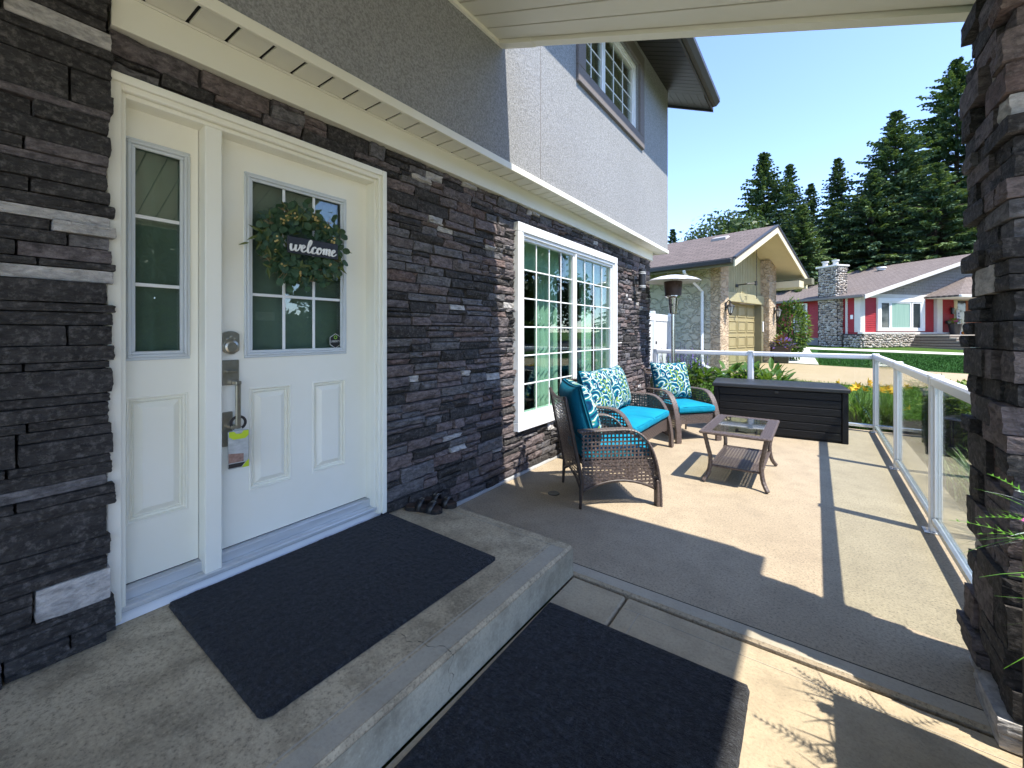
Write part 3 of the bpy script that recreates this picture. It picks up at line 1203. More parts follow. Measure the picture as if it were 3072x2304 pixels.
b.box(-.24, -.062, WIN[1] - .085, WIN[1] - .05, WIN[2], WIN[3])
b.box(-.26, -.062, WIN[0] + .05, WIN[1] - .05, WIN[2] + .05, WIN[2] + .085)
b.box(-.24, -.062, WIN[0] + .05, WIN[1] - .05, WIN[3] - .085, WIN[3] - .05)
b.build('jamb', M['window_white'], win)
curtain(win, -.33, 3.95, 4.40, .35, 2.42, M['drape_white'], .10, .03, 2)
curtain(win, -.33, 5.02, 5.36, .35, 2.42, M['drape_white'], .10, .03, 3)
for (y0, y1) in ((3.19, 4.15), (4.31, 5.30)):
    b = MB()
    for k in range(4):
        z1 = 2.24 - k * .07
        b.cbox(-.165 - k * .008, -.15 + k * .004, y0, y1, z1 - .078, z1, .006)
    b.build('roman_shade', M['shade'], win)
b = MB()
b.cbox(-3.2, -2.4, 3.4, 5.0, .16, .62, .06)
b.cbox(-3.3, -3.0, 3.3, 5.1, .16, .95, .06)
tag(b.build('sofa', mat('sofa_fabric', (.06, .06, .065), None, .9, 8), None), 'dark sofa in the room behind the living room window', 'sofa')

# wall lamp by the window
t = thing('wall_lamp', 'black cylinder wall lamp on stone beside the big window', 'lamp', (.012, 6.155, 2.11))
b = MB()
b.cbox(-.012, .02, -.055, .055, -.06, .06, .004)
b.cbox(.018, .07, -.018, .018, -.02, .02, .003)
b.build('wall_plate', M['black_metal'], t)
b = MB()
b.lathe([(.0, -.155), (.043, -.155), (.047, -.16), (.052, -.16), (.052, .16), (.047, .16), (.043, .14), (.0, .14)], 24, (.115, 0, 0))
b.build('body', M['black_metal'], t, smooth=False)
b = MB()
for z in (-.115, -.095, .085, .105):
    b.lathe([(.0524, z), (.0535, z + .002), (.0535, z + .007), (.0524, z + .009)], 24, (.115, 0, 0))
b.build('slot_ring', M['sticker_white'], t)
# ------------------------------------------------------------------ stone pillar at the right
pil = thing('stone_pillar', 'dark stacked-stone porch pillar beside the railing', 'pillar', (2.925, 2.23, 0))
b = MB()
b.box(-.17, .17, -.17, .17, 0, 2.62)
b.build('core', M['mortar'], pil)
prng = random.Random(5)
z = 0.004
row = 0
while z < 2.60:
    h = prng.uniform(.055, .125)
    if prng.random() < .15:
        h = prng.uniform(.125, .15)
    if z + h > 2.60:
        h = 2.605 - z
    lay = []
    # corner stones alternate their long side; fill stones in between
    L = prng.uniform(.20, .27)
    if row % 2:
        lay += [((-1, -1), (L, .12)), ((1, -1), (.13, L)), ((1, 1), (L, .12)), ((-1, 1), (.13, L))]
    else:
        lay += [((-1, -1), (.13, L)), ((1, -1), (L, .12)), ((1, 1), (.13, L)), ((-1, 1), (L, .12))]
    for (sx, sy), (lx, ly) in lay:
        out = .214 + prng.uniform(-.010, .024)
        oy = .214 + prng.uniform(-.010, .024)
        k = prng.choices(range(6), [56, 12, 2, 18, 3, 8])[0]
        split = h > .085 and prng.random() < .42
        hs = [(z, h)] if not split else [(z, h * .5), (z + h * .5, h * .5)]
        for (zz, hh) in hs:
            k = k if prng.random() < .4 else prng.choices(range(6), [56, 12, 2, 18, 3, 8])[0]
            j = prng.uniform(-.008, .012)
            o = link('stone', BLOCKS[k][prng.randrange(5)][1], pil, (sx * (out + j - lx / 2), sy * (oy + j - ly / 2), zz + hh / 2))
            o.scale = (lx * prng.choice((-1, 1)), ly, hh - .003)
    for (ax, sg) in ((0, -1), (1, -1), (0, 1), (1, 1)):
        out = .205 + prng.uniform(-.012, .022)
        k = prng.choices(range(6), [56, 12, 2, 18, 3, 8])[0]
        w = .21
        p = [0, 0, z + h / 2]
        p[ax] = sg * (out - .05)
        p[1 - ax] = prng.uniform(-.015, .015)
        s = [0, 0, h - .003]
        s[ax], s[1 - ax] = .10, w
        o = link('stone', BLOCKS[k][prng.randrange(5)][1], pil, p)
        o.scale = s
    z += h
    row += 1

# ------------------------------------------------------------------ glass railing
RT = 1.035
railing = thing('glass_railing', 'white railing with clear glass panels round the patio', 'railing', (0, 0, 0))


def rail_post(x, y, label, face):
    b = MB()
    b.cbox(-.03, .03, -.03, .03, .008, RT - .012, .004)
    t = b.build('post', M['rail_white'], railing, (x, y, .0125))
    t['label'] = label
    b = MB()
    for (p, q) in ((.0305, .0425), (-.0425, -.0305)):
        if face == 'y':
            b.cbox(-.012, .012, p, q, .108, RT - .075, .002)
        else:
            b.cbox(p, q, -.012, .012, .108, RT - .075, .002)
    b.build('glazing_channel', M['rail_white'], t)
    b = MB()
    b.cbox(-.062, .062, -.05, .05, 0, .009, .003)
    for sx in (-1, 1):
        b.lathe([(.007, .009), (.007, .013), (0, .014)], 8, (sx * .05, 0, 0))
    b.build('base_plate', M['rail_alu'], t)
    b = MB()
    b.cbox(-.036, .036, -.036, .036, RT - .0115, RT + .004, .003)
    b.build('cap', M['rail_white'], t)
    return t


XR, YR = 2.85, 7.27
rail_post(XR, 3.88, 'white railing post nearest the stone pillar', 'y')
rail_post(XR, 5.45, 'white railing post midway along the side of the patio', 'y')
rail_post(XR, YR, 'white railing post at the outer patio corner', 'y')
rail_post(1.41, YR, 'white railing post behind the black deck box', 'x')
rail_post(-.02, YR, 'white railing post against the end of the stone house wall', 'x')


def rail_span(p, q, label):
    """top rail, bottom rail and pane between two posts"""
    p, q = Vector(p), Vector(q)
    d = (q - p)
    L = d.length
    a = math.atan2(d.y, d.x)
    t = link('panel', None, railing, (p.x, p.y, .0125), a)
    t['label'] = label
    g = .0305
    b = MB()
    b.prism([(-.031, RT - .060), (-.018, RT - .060), (-.018, RT - .072), (.018, RT - .072), (.018, RT - .060), (.031, RT - .060), (.031, RT - .018), (.022, RT - .006), (-.022, RT - .006), (-.031, RT - .018)],
            lambda u, v, s: (s, u, v), g + .006, L - g - .006)
    b.build('top_rail', M['rail_white'], t)
    b = MB()
    for s in (g + .001, L - g - .021):
        b.cbox(s, s + .02, -.0325, .0325, RT - .064, RT - .016, .002)
    b.build('rail_bracket', M['rail_white'], t)
    b = MB()
    b.prism([(-.024, .062), (.024, .062), (.024, .094), (.012, .104), (.006, .104), (.006, .096), (-.006, .096), (-.006, .104), (-.012, .104), (-.024, .094)],
            lambda u, v, s: (s, u, v), g + .001, L - g - .001)
    b.build('bottom_rail', M['rail_alu'], t)
    b = MB()
    b.box(g + .014, L - g - .014, -.003, .003, .0985, RT - .0725)
    b.build('glass_pane', M['rail_glass'], t)
    return t


rail_span((XR, 2.466), (XR, 3.88), 'clear glass railing panel ending behind the stone pillar')
rail_span((XR, 3.88), (XR, 5.45), 'clear glass railing panel between the two side posts')
rail_span((XR, 5.45), (XR, YR), 'clear glass railing panel running up to the outer corner post')
rail_span((1.41, YR), (XR, YR), 'clear glass railing panel at the end of patio right of the middle post')
rail_span((-.02, YR), (1.41, YR), 'clear glass railing panel at the end of patio next to the house')

# ------------------------------------------------------------------ door mats
def mat_carpet():
    m, nt, b = newmat('ribbed_carpet')
    v = wpos(nt)
    n1 = noisen(nt, v, 44, 6, .9)
    n2 = noisen(nt, v, 105, 4, .85)
    n3 = noisen(nt, wpos(nt, (1, 3, 1)), 26, 4, .7)
    c = ramp(nt, n1, [(.36, (.0012, .0014, .002)), (.5, (.0062, .0070, .0092)), (.64, (.048, .052, .062))])
    c = mixc(nt, ramp(nt, n2, [(.58, (0, 0, 0)), (.72, (.8,) * 3)]), c, (.14, .145, .16))
    nt.links.new(c, b.inputs['Base Color'])
    b.inputs['Roughness'].default_value = .95
    b.inputs['Specular IOR Level'].default_value = .15
    b.inputs['Sheen Weight'].default_value = .15
    p = bump(nt, b, n1, 1.0, .012)
    bump(nt, b, n3, .8, .01, p)
    return m


M['carpet'] = mat_carpet()


def door_mat(name, label, x0, x1, y0, y1, z, seed, rz=0.0):
    cx, cy = (x0 + x1) / 2, (y0 + y1) / 2
    w, d = (x1 - x0) / 2, (y1 - y0) / 2
    r = random.Random(seed)
    off = Vector((seed * 3.1, 1, 2))
    b = MB()
    n, m = 110, 130
    rad = .035
    vs = []
    for i in range(n + 1):
        for j in range(m + 1):
            x, y = (i / n * 2 - 1) * w, (j / m * 2 - 1) * d
            ex, ey = max(0, abs(x) - (w - rad)), max(0, abs(y) - (d - rad))
            l = math.hypot(ex, ey)
            if l > rad:
                x -= math.copysign(ex * (1 - rad / l), x)
                y -= math.copysign(ey * (1 - rad / l), y)
            edge = i in (0, n) or j in (0, m)
            near = i in (1, n - 1) or j in (1, m - 1)
            q = noise.noise(off + Vector((x * 45, y * 22, 0)))
            rib = .0011 * math.sin(y * 2 * math.pi / .026 + 4.5 * noise.noise(off + Vector((x * 9, y * 6, 3))))
            zz = .0005 if edge else .009 if near else .0125 + .0036 * q + rib
            if edge:
                x += .0015 * noise.noise(off + Vector((x * 60, y * 60, 9)))
                y += .0015 * noise.noise(off + Vector((x * 60, y * 60, 19)))
            vs.append((x, y, zz))
    fs = [[i * (m + 1) + j, (i + 1) * (m + 1) + j, (i + 1) * (m + 1) + j + 1, i * (m + 1) + j + 1] for i in range(n) for j in range(m)]
    b.add(vs, fs)
    o = b.build(name, M['carpet'], None, (cx, cy, z), rz, smooth=True)
    return tag(o, label, 'door mat')


door_mat('door_mat', 'black ribbed mat on the step in front of the door', -.028, .882, .576, 1.706, .1695, 3, R(-.6))
door_mat('door_mat', 'black ribbed mat on the lower walkway half in sun', 1.16, 2.025, .56, 1.79, .002, 8, R(1.2))

# ------------------------------------------------------------------ wreath with welcome board
wr = thing('wreath', 'green eucalyptus wreath with berries hanging on the front door', 'wreath', (-.072, 1.165, 1.80))
wrng = random.Random(12)
M['euc'] = leaf_mat('eucalyptus_leaves', (.016, .048, .022), (.06, .115, .062), 30, .5, .12)
M['olive'] = leaf_mat('olive_leaves', (.06, .09, .02), (.12, .14, .04), 30, .5, .12)
M['berry'] = mat('cream_berries', (.55, .42, .16), (.42, .30, .10), .4, 30)
M['twig'] = mat('wreath_twig', (.20, .14, .07), (.30, .24, .12), .8, 40)
b = MB()
for k in range(7):
    pts = []
    ph = wrng.uniform(0, 6.28)
    for i in range(41):
        t = 2 * math.pi * i / 40
        rr_ = .165 + .022 * math.sin(5 * t + ph) + .01 * math.sin(11 * t + ph * 2)
        pts.append((.03 + .014 * math.cos(7 * t + ph), rr_ * math.cos(t), rr_ * math.sin(t)))
    b.tube(pts, .0035, 5)
for k in range(46):
    t = wrng.uniform(0, 6.28)
    p = Vector((.035, .17 * math.cos(t), .165 * math.sin(t)))
    a = t + wrng.uniform(-1.2, 1.2)
    e = p + Vector((wrng.uniform(0, .04), math.cos(a) * wrng.uniform(.04, .09), math.sin(a) * wrng.uniform(.04, .08)))
    b.tube([p, (p + e) / 2 + Vector((.01, 0, .008)), e], [.002, .0017, .001], 4)
b.build('vine_ring', M['twig'], wr)
b = MB()


def leaf(b, p, d, up, L, W, mi, round_=True):
    d = d.normalized()
    s = d.cross(up)
    if s.length < 1e-3:
        s = d.orthogonal()
    s.normalize()
    nn = s.cross(d)
    prof = [(0, .1), (.2, .75), (.45, 1), (.7, .9), (.9, .5), (1, .05)] if round_ else [(0, .1), (.3, .9), (.6, .7), (1, .02)]
    vs, fs = [], []
    for (t, w) in prof:
        c = p + d * (L * t) - nn * (.12 * L * t * t)
        vs += [c - s * (W * w * .5) + nn * (.05 * L * w), c, c + s * (W * w * .5) + nn * (.05 * L * w)]
    for i in range(len(prof) - 1):
        fs += [[3 * i, 3 * i + 1, 3 * i + 4, 3 * i + 3], [3 * i + 1, 3 * i + 2, 3 * i + 5, 3 * i + 4]]
    b.add(vs, fs, mi)


for k in range(760):
    t = wrng.uniform(0, 6.28)
    rr_ = .156 + wrng.gauss(0, .036)
    p = Vector((.03 + wrng.uniform(-.012, .05), rr_ * 1.03 * math.cos(t), rr_ * .95 * math.sin(t)))
    a = t + wrng.gauss(0, 1.2)
    d = Vector((wrng.uniform(-.2, .8), math.cos(a), math.sin(a)))
    up = Vector((1, wrng.uniform(-.7, .7), wrng.uniform(-.7, .7)))
    if wrng.random() < .78:
        q = wrng.uniform(.026, .046)
        leaf(b, p, d, up, q, q * .85, 0)
    else:
        leaf(b, p, d, up, wrng.uniform(.045, .07), .015, 1, False)
structure(b.build('leaves', [M['euc'], M['olive']], wr, smooth=False), 'stuff')
b = MB()
for k in range(17):
    t = wrng.uniform(0, 6.28)
    c = Vector((.075, .165 * math.cos(t), .155 * math.sin(t)))
    for q in range(3):
        p = c + Vector((wrng.uniform(-.005, .01), wrng.uniform(-.016, .016), wrng.uniform(-.016, .016)))
        b.lathe([(0, -.0065), (.0046, -.0046), (.0065, 0), (.0046, .0046), (0, .0065)], 8, p)
structure(b.build('berries', M['berry'], wr, smooth=True), 'stuff')
board = MB()
board.cbox(.100, .110, -.112, .165, -.060, .026, .002)
M['board'] = mat('navy_board', (.016, .019, .028), (.022, .026, .036), .6, 10)
bo = board.build('welcome_board', M['board'], wr)
strokes = [
    [(-.05, .75), (.05, .95), (.08, .45), (.22, .03), (.42, .12), (.56, .55), (.6, .95), (.6, .4), (.75, .02), (.95, .2), (1.08, .7), (1.05, .98), (1.22, .86)],
    [(1.22, .86), (1.34, .48), (1.56, .62), (1.66, .88), (1.5, 1.02), (1.32, .72), (1.36, .2), (1.56, .0), (1.82, .2), (2.02, .6)],
    [(2.02, .6), (2.3, 1.35), (2.34, 1.85), (2.2, 1.95), (2.08, 1.5), (2.02, .6), (2.1, .08), (2.3, .02), (2.5, .3)],
    [(2.98, .82), (2.86, 1.0), (2.66, .86), (2.55, .45), (2.64, .06), (2.86, .0), (3.1, .25)],
    [(3.46, .98), (3.26, .86), (3.16, .45), (3.26, .06), (3.46, .02), (3.64, .4), (3.62, .85), (3.46, .98), (3.5, .78), (3.72, .7), (3.88, .85)],
    [(3.88, .85), (3.98, .95), (3.98, .5), (3.95, .02), (4.02, .55), (4.2, .98), (4.33, .82), (4.3, .3), (4.28, .03), (4.36, .58), (4.55, .98), (4.68, .82), (4.64, .25), (4.78, .02), (5.0, .25)],
    [(5.0, .3), (5.2, .58), (5.36, .8), (5.26, 1.02), (5.04, .8), (5.0, .3), (5.18, .0), (5.42, .12), (5.6, .4)]]
b = MB()
SCL = .0455
for s in strokes:
    pts = catmull([(0, p[0], p[1]) for p in s], 5)
    pts = [Vector((.1122, -.104 + p.y * SCL + p.z * SCL * .12, -.047 + p.z * .0335 + .0003 * p.y)) for p in pts]
    m_ = len(pts)
    rad = []
    for i in range(m_):
        d = pts[min(i + 1, m_ - 1)] - pts[max(i - 1, 0)]
        rad.append(.0036 + (.0030 if d.z < 0 else .0002) * min(1, abs(d.z) / (d.length + 1e-6)))
    b.tube(pts, rad, 6)
lt = b.build('lettering', mat('white_lettering', (.85, .85, .83), None, .5, 5), bo)

# ------------------------------------------------------------------ tag on the door handle
tg = thing('door_hanger', 'lime and grey cardboard tag hooked on the door handle', 'tag', (XL + .058, .857, .80), R(-8))
b = MB()
for k in range(20):
    t0_, t1_ = R(-60 + k * 15), R(-60 + (k + 1) * 15)
    b.add([(dx, r_ * math.cos(t), .098 + r_ * math.sin(t)) for dx in (0, .003) for (r_, t) in ((.036, t0_), (.036, t1_), (.024, t1_), (.024, t0_))],
          [(0, 1, 2, 3), (7, 6, 5, 4), (0, 4, 5, 1), (2, 6, 7, 3)])
b.build('hook', M['sticker_black'], tg)
M['lime'] = mat('lime_print', (.50, .62, .02), None, .5, 10)
b = MB()
b.cbox(-.001, .012, -.043, .043, -.118, .062, .004)
b.build('card', mat('card_print', (.46, .47, .46), (.34, .35, .34), .5, 30, sc3=(1, 1, 2)), tg)
b = MB()
b.prism([(-.040, .060), (-.02, .060), (-.01, .048), (.012, .048), (.02, .060), (.041, .060), (.041, .036), (.026, .022), (-.022, .022), (-.040, .036)], lambda p, q, t: (t, p, q), .0125, .0135)
b.prism([(.012, -.117), (.042, -.117), (.042, -.082), (.03, -.092)], lambda p, q, t: (t, p, q), .0125, .0135)
b.build('lime_label', M['lime'], tg)
b = MB()
b.prism([(-.042, -.112), (.01, -.112), (.028, -.092), (-.042, -.092)], lambda p, q, t: (t, p, q), .0125, .0133)
b.lathe([(0, 0), (.007, 0)], 12, (0, 0, 0))
b.build('dark_stripe', M['sticker_black'], tg)
b = MB()
b.prism([(-.042, -.088), (.02, -.088), (.02, -.05), (-.042, -.042)], lambda p, q, t: (t, p, q), .0125, .0132)
b.build('picture', mat('brown_print', (.20, .11, .085), (.32, .20, .16), .5, 60), tg)

# ------------------------------------------------------------------ sandals
M['leather'] = mat('black_leather', (.012, .012, .013), (.02, .02, .021), .38, 20, 60, .3, .002)
M['footbed'] = mat('brown_footbed', (.055, .032, .022), (.035, .022, .016), .7, 20)
M['sole'] = mat('dark_sole', (.018, .014, .012), None, .8, 20)


def sandal(loc, rz, label, mir):
    t = thing('sandal', label, 'sandal', loc, rz, 'pair of black sandals')
    out = [(-.128, .0), (-.122, .024), (-.09, .034), (-.04, .030), (.0, .034), (.05, .046), (.09, .046), (.122, .028), (.134, .002), (.122, -.024), (.09, -.036), (.05, -.034), (.0, -.026), (-.04, -.028), (-.09, -.034), (-.122, -.024)]
    out = [(p[0], p[1] * mir) for p in out]
    out = [(p.x, p.y) for p in catmull([(*p, 0) for p in out + out[:1]], 3)[:-1]]
    b = MB()
    b.prism(out, lambda p, q, s: (p, q, s), 0, .022)
    b.build('sole', M['sole'], t)
    b = MB()
    b.prism([(p * .95, q * .93) for p, q in out], lambda p, q, s: (p, q, s), .0221, .029)
    b.build('footbed', M['footbed'], t)
    for (x0, x1, h, w) in ((.035, .082, .052, .047), (-.045, -.005, .062, .034)):
        b = MB()
        n = 14
        vs = []
        for i in range(n + 1):
            a = math.pi * i / n
            y = -math.cos(a) * w * 1.05
            z_ = .012 + math.sin(a) ** .8 * h
            sk = .012 * math.sin(a)
            vs += [(x0 + sk, y, z_), (x1 + sk, y, z_), (x1 + sk, y * .94, z_ - .005), (x0 + sk, y * .94, z_ - .005)]
        fs = []
        for i in range(n):
            for k in range(4):
                fs.append([4 * i + k, 4 * i + (k + 1) % 4, 4 * i + 4 + (k + 1) % 4, 4 * i + 4 + k])
        b.add(vs, fs)
        b.build('strap', M['leather'], t, smooth=True)
        b = MB()
        xm = (x0 + x1) / 2 + .01
        for dx0, dx1, dy0, dy1 in ((-.013, .013, .011, .014), (-.013, .013, -.014, -.011), (-.013, -.010, -.011, .011), (.010, .013, -.011, .011)):
            b.cbox(xm + dx0, xm + dx1, .012 * mir + dy0, .012 * mir + dy1, h + .008, h + .0125, .001)
        b.build('buckle', M['nickel'], t)


sandal((.135, 1.872, .1675), R(20), 'black two-strap sandal nearer the door mat', 1)
sandal((.145, 2.005, .1675), R(14), 'black two-strap sandal nearer the patio corner', -1)

# ------------------------------------------------------------------ wicker furniture
def wicker_mat():
    m, nt, b = newmat('brown_wicker')
    v = wpos(nt, (1, 1, 1), True)
    n = noisen(nt, v, 60, 3, .7)
    n2 = noisen(nt, v, 240, 2, .7)
    c = ramp(nt, n, [(.3, (.050, .035, .029)), (.7, (.13, .098, .085))])
    c = mixc(nt, ramp(nt, n2, [(.55, (0, 0, 0)), (.75, (.5,) * 3)]), c, (.28, .23, .21))  # pale flecks paint strand highlights into the colour
    nt.links.new(c, b.inputs['Base Color'])
    b.inputs['Roughness'].default_value = .42
    bump(nt, b, n2, .4, .003)
    return m


M['wicker'] = wicker_mat()
M['wicker_dark'] = mat('wicker_frame', (.035, .024, .020), (.05, .036, .03), .45, 30, 200, .4, .002, obj=True)


def weave(b, surf, u0, u1, v0, v1, nu, nv, fu, fv, inside, amp=.0022, pair=1):
    """basket weave over a parametric patch; fu, fv = share of the pitch a strip covers"""
    du, dv = (u1 - u0) / nu, (v1 - v0) / nv
    e = 1e-3

    def nrm(u, v):
        a = surf(u + e, v) - surf(u - e, v)
        c = surf(u, v + e) - surf(u, v - e)
        n_ = a.cross(c)
        return n_.normalized() if n_.length else Vector((1, 0, 0))

    for i in range(nu):
        u = u0 + (i + .5) * du
        run = []
        for j in range(2 * nv + 1):
            v = v0 + j * dv / 2
            if inside(u, v):
                s = (1 if (i // pair + (j // 2)) % 2 else -1) if j % 2 else 0
                run.append((surf(u - du * fu / 2, v) + nrm(u, v) * amp * s, surf(u + du * fu / 2, v) + nrm(u, v) * amp * s))
            if (not inside(u, v) or j == 2 * nv) and len(run) > 1:
                vs = [p for q in run for p in q]
                b.add(vs, [[2 * k, 2 * k + 1, 2 * k + 3, 2 * k + 2] for k in range(len(run) - 1)])
                run = []
            elif not inside(u, v):
                run = []
    for j in range(nv):
        v = v0 + (j + .5) * dv
        run = []
        for i in range(2 * nu + 1):
            u = u0 + i * du / 2
            if inside(u, v):
                s = (-1 if (i // 2 // pair + j) % 2 else 1) if i % 2 else 0
                run.append((surf(u, v - dv * fv / 2) + nrm(u, v) * amp * s, surf(u, v + dv * fv / 2) + nrm(u, v) * amp * s))
            if (not inside(u, v) or i == 2 * nu) and len(run) > 1:
                vs = [p for q in run for p in q]
                b.add(vs, [[2 * k, 2 * k + 1, 2 * k + 3, 2 * k + 2] for k in range(len(run) - 1)])
                run = []
            elif not inside(u, v):
                run = []


def arm_top(y):
    if y <= .02:
        return .575 + .010 * math.sin((y + .3) * 4)
    t = min(1, (y - .02) / .30)
    return max(0, .585 * (1 - t ** 2.6) ** (1 / 2.2))


def arch(y):
    return .125 + .075 * max(0, 1 - (y / .29) ** 2)


def wrapped_band(b, pts, wx, th, side):
    """broad wicker-wrapped band following pts (y, z); width along x"""
    n = len(pts)
    vs, fs = [], []
    for i, (y, z_) in enumerate(pts):
        a, c = pts[max(i - 1, 0)], pts[min(i + 1, n - 1)]
        t = Vector((0, c[0] - a[0], c[1] - a[1])).normalized()
        nn = Vector((0, -t.z, t.y))
        k = 1 + .10 * (i % 2)
        for (px, pn) in ((-wx, 0), (-wx * .85, th), (wx * .85, th), (wx, 0), (wx * .85, -th), (-wx * .85, -th)):
            sk = .004 * (i % 2) * (1 if px > 0 else -1)
            vs.append(Vector((side + px * k, y, z_)) + nn * pn * k + t * sk)
    for i in range(n - 1):
        for k in range(6):
            fs.append([6 * i + k, 6 * i + (k + 1) % 6, 6 * i + 6 + (k + 1) % 6, 6 * i + 6 + k])
    fs.append([0, 1, 2, 3, 4, 5])
    fs.append([6 * (n - 1) + k for k in range(6)])
    b.add(vs, fs)


def wicker_seat(name, label, cat, W, loc, rz, group=None):
    """faces local +y; W = outer width"""
    t = thing(name, label, cat, loc, rz, group)
    hw = W / 2 - .03
    D = .29
    for s in (-1, 1):
        b = MB()
        sf = lambda u, v, s=s: Vector((s * hw, u, v))
        weave(b, sf, -D, D + .03, .36, .60, 20, 8, .46, .44, lambda u, v: v < arm_top(u) - .01, .0018)
        weave(b, sf, -D, D + .03, .10, .36, 19, 10, .42, .80, lambda u, v: arch(u) + .004 < v < arm_top(u) - .005, .0022)
        structure(b.build('side_weave', M['wicker'], t), 'stuff')
        b = MB()
        path = []
        for k in range(24):
            path.append((-.315 + k * .015, arm_top(-.315 + k * .015) + .004))
        for k in range(1, 30):
            a = k / 29
            y = .03 + .29 * (1 - (1 - a) ** 2.2)
            path.append((y, arm_top(y) + .004 * (1 - a)))
        path = [(p[0], max(0.002, p[1])) for p in path]
        if path[-1][1] > .01:
            path += [(.321, path[-1][1] * .5), (.321, .002)]
        # resample evenly
        pl = [Vector((0, *p)) for p in path]
        acc = [0]
        for a_, c_ in zip(pl, pl[1:]):
            acc.append(acc[-1] + (c_ - a_).length)
        ev = []
        m_ = 92
        for k in range(m_):
            dd = acc[-1] * k / (m_ - 1)
            i = max(q for q in range(len(acc)) if acc[q] <= dd + 1e-9)
            i = min(i, len(pl) - 2)
            f = (dd - acc[i]) / max(1e-9, acc[i + 1] - acc[i])
            p = pl[i].lerp(pl[i + 1], min(1, f))
            ev.append((p.y, p.z))
        wrapped_band(b, ev, .036, .008, s * hw)
        b.build('arm', M['wicker'], t, smooth=False)
        b = MB()
        pts = [(s * hw, u, arch(u)) for u in [-D + .58 * k / 20 for k in range(21)]]
        b.tube(pts, [.010 + .0014 * (k % 2) for k in range(21)], 7)
        b.build('lower_edge', M['wicker_dark'], t, smooth=True)
        b = MB()
        pts = [(s * hw, -D - .0 - .02 * max(0, (.2 - z_) * 3), z_) for z_ in [0, .04, .08, .12, .2]] + [(s * hw, -D - .20 * (z_ - .2), z_) for z_ in (.3, .4, .5, .6, .7, .80, .83)]
        b.tube(pts, [.011, .012, .013, .015, .017, .016, .016, .016, .016, .015, .014, .011], 8)
        b.build('leg', M['wicker_dark'], t, smooth=True)
        b = MB()
        b.cbox(s * hw - .03, s * hw + .03, .285, .313, .0, .2, .004)
        b.build('leg', M['wicker'], t)
    b = MB()
    nx = int(W / .029)
    sb = lambda u, v: Vector((u, -D - .20 * max(0, v - .2) - .015 * (1 - (u / hw) ** 2), v))
    weave(b, sb, -hw, hw, .10, .84, nx, 27, .46, .54, lambda u, v: .12 + .10 * max(0, 1 - (u / hw) ** 2) < v < .80 + .03 * (abs(u) / hw) ** 2, .002)
    structure(b.build('back_weave', M['wicker'], t), 'stuff')
    b = MB()
    pts = []
    for k in range(25):
        u = -hw + 2 * hw * k / 24
        p = sb(u, .80 + .03 * (abs(u) / hw) ** 2)
        pts.append(p)
    b.tube(pts, [.013 + .0012 * (k % 2) for k in range(25)], 8)
    b.build('back_edge', M['wicker_dark'], t, smooth=True)
    b = MB()
    pts = [sb(-hw + 2 * hw * k / 20, .12 + .10 * max(0, 1 - (1 - k / 10) ** 2)) for k in range(21)]
    b.tube(pts, .009, 7)
    b.build('back_arch', M['wicker_dark'], t, smooth=True)
    b = MB()
    sfr = lambda u, v: Vector((u, .268, v))
    weave(b, sfr, -hw, hw, .18, .33, nx, 9, .55, .90, lambda u, v: v > .19 + .03 * max(0, 1 - (u / hw) ** 2), .003)
    structure(b.build('front_weave', M['wicker'], t), 'stuff')
    b = MB()
    b.cbox(-hw + .01, hw - .01, -.27, .262, .305, .33, .004)
    b.build('seat_base', M['wicker_dark'], t)
    return t


def cloth_mat(name, c1, c2):
    m, nt, b = newmat(name)
    v = wpos(nt, (1, 1, 1), True)
    n = noisen(nt, v, 5, 3)
    nt.links.new(ramp(nt, n, [(.35, c1), (.65, c2)]), b.inputs['Base Color'])
    b.inputs['Roughness'].default_value = .85
    b.inputs['Specular IOR Level'].default_value = .2
    p = bump(nt, b, noisen(nt, wpos(nt, (1, .35, 1), True), 9, 3, .5, .8), .35, .02)
    bump(nt, b, noisen(nt, v, 420, 2), .3, .001, p)
    return m


M['turq'] = cloth_mat('turquoise_cloth', (.002, .185, .30), (.002, .225, .345))


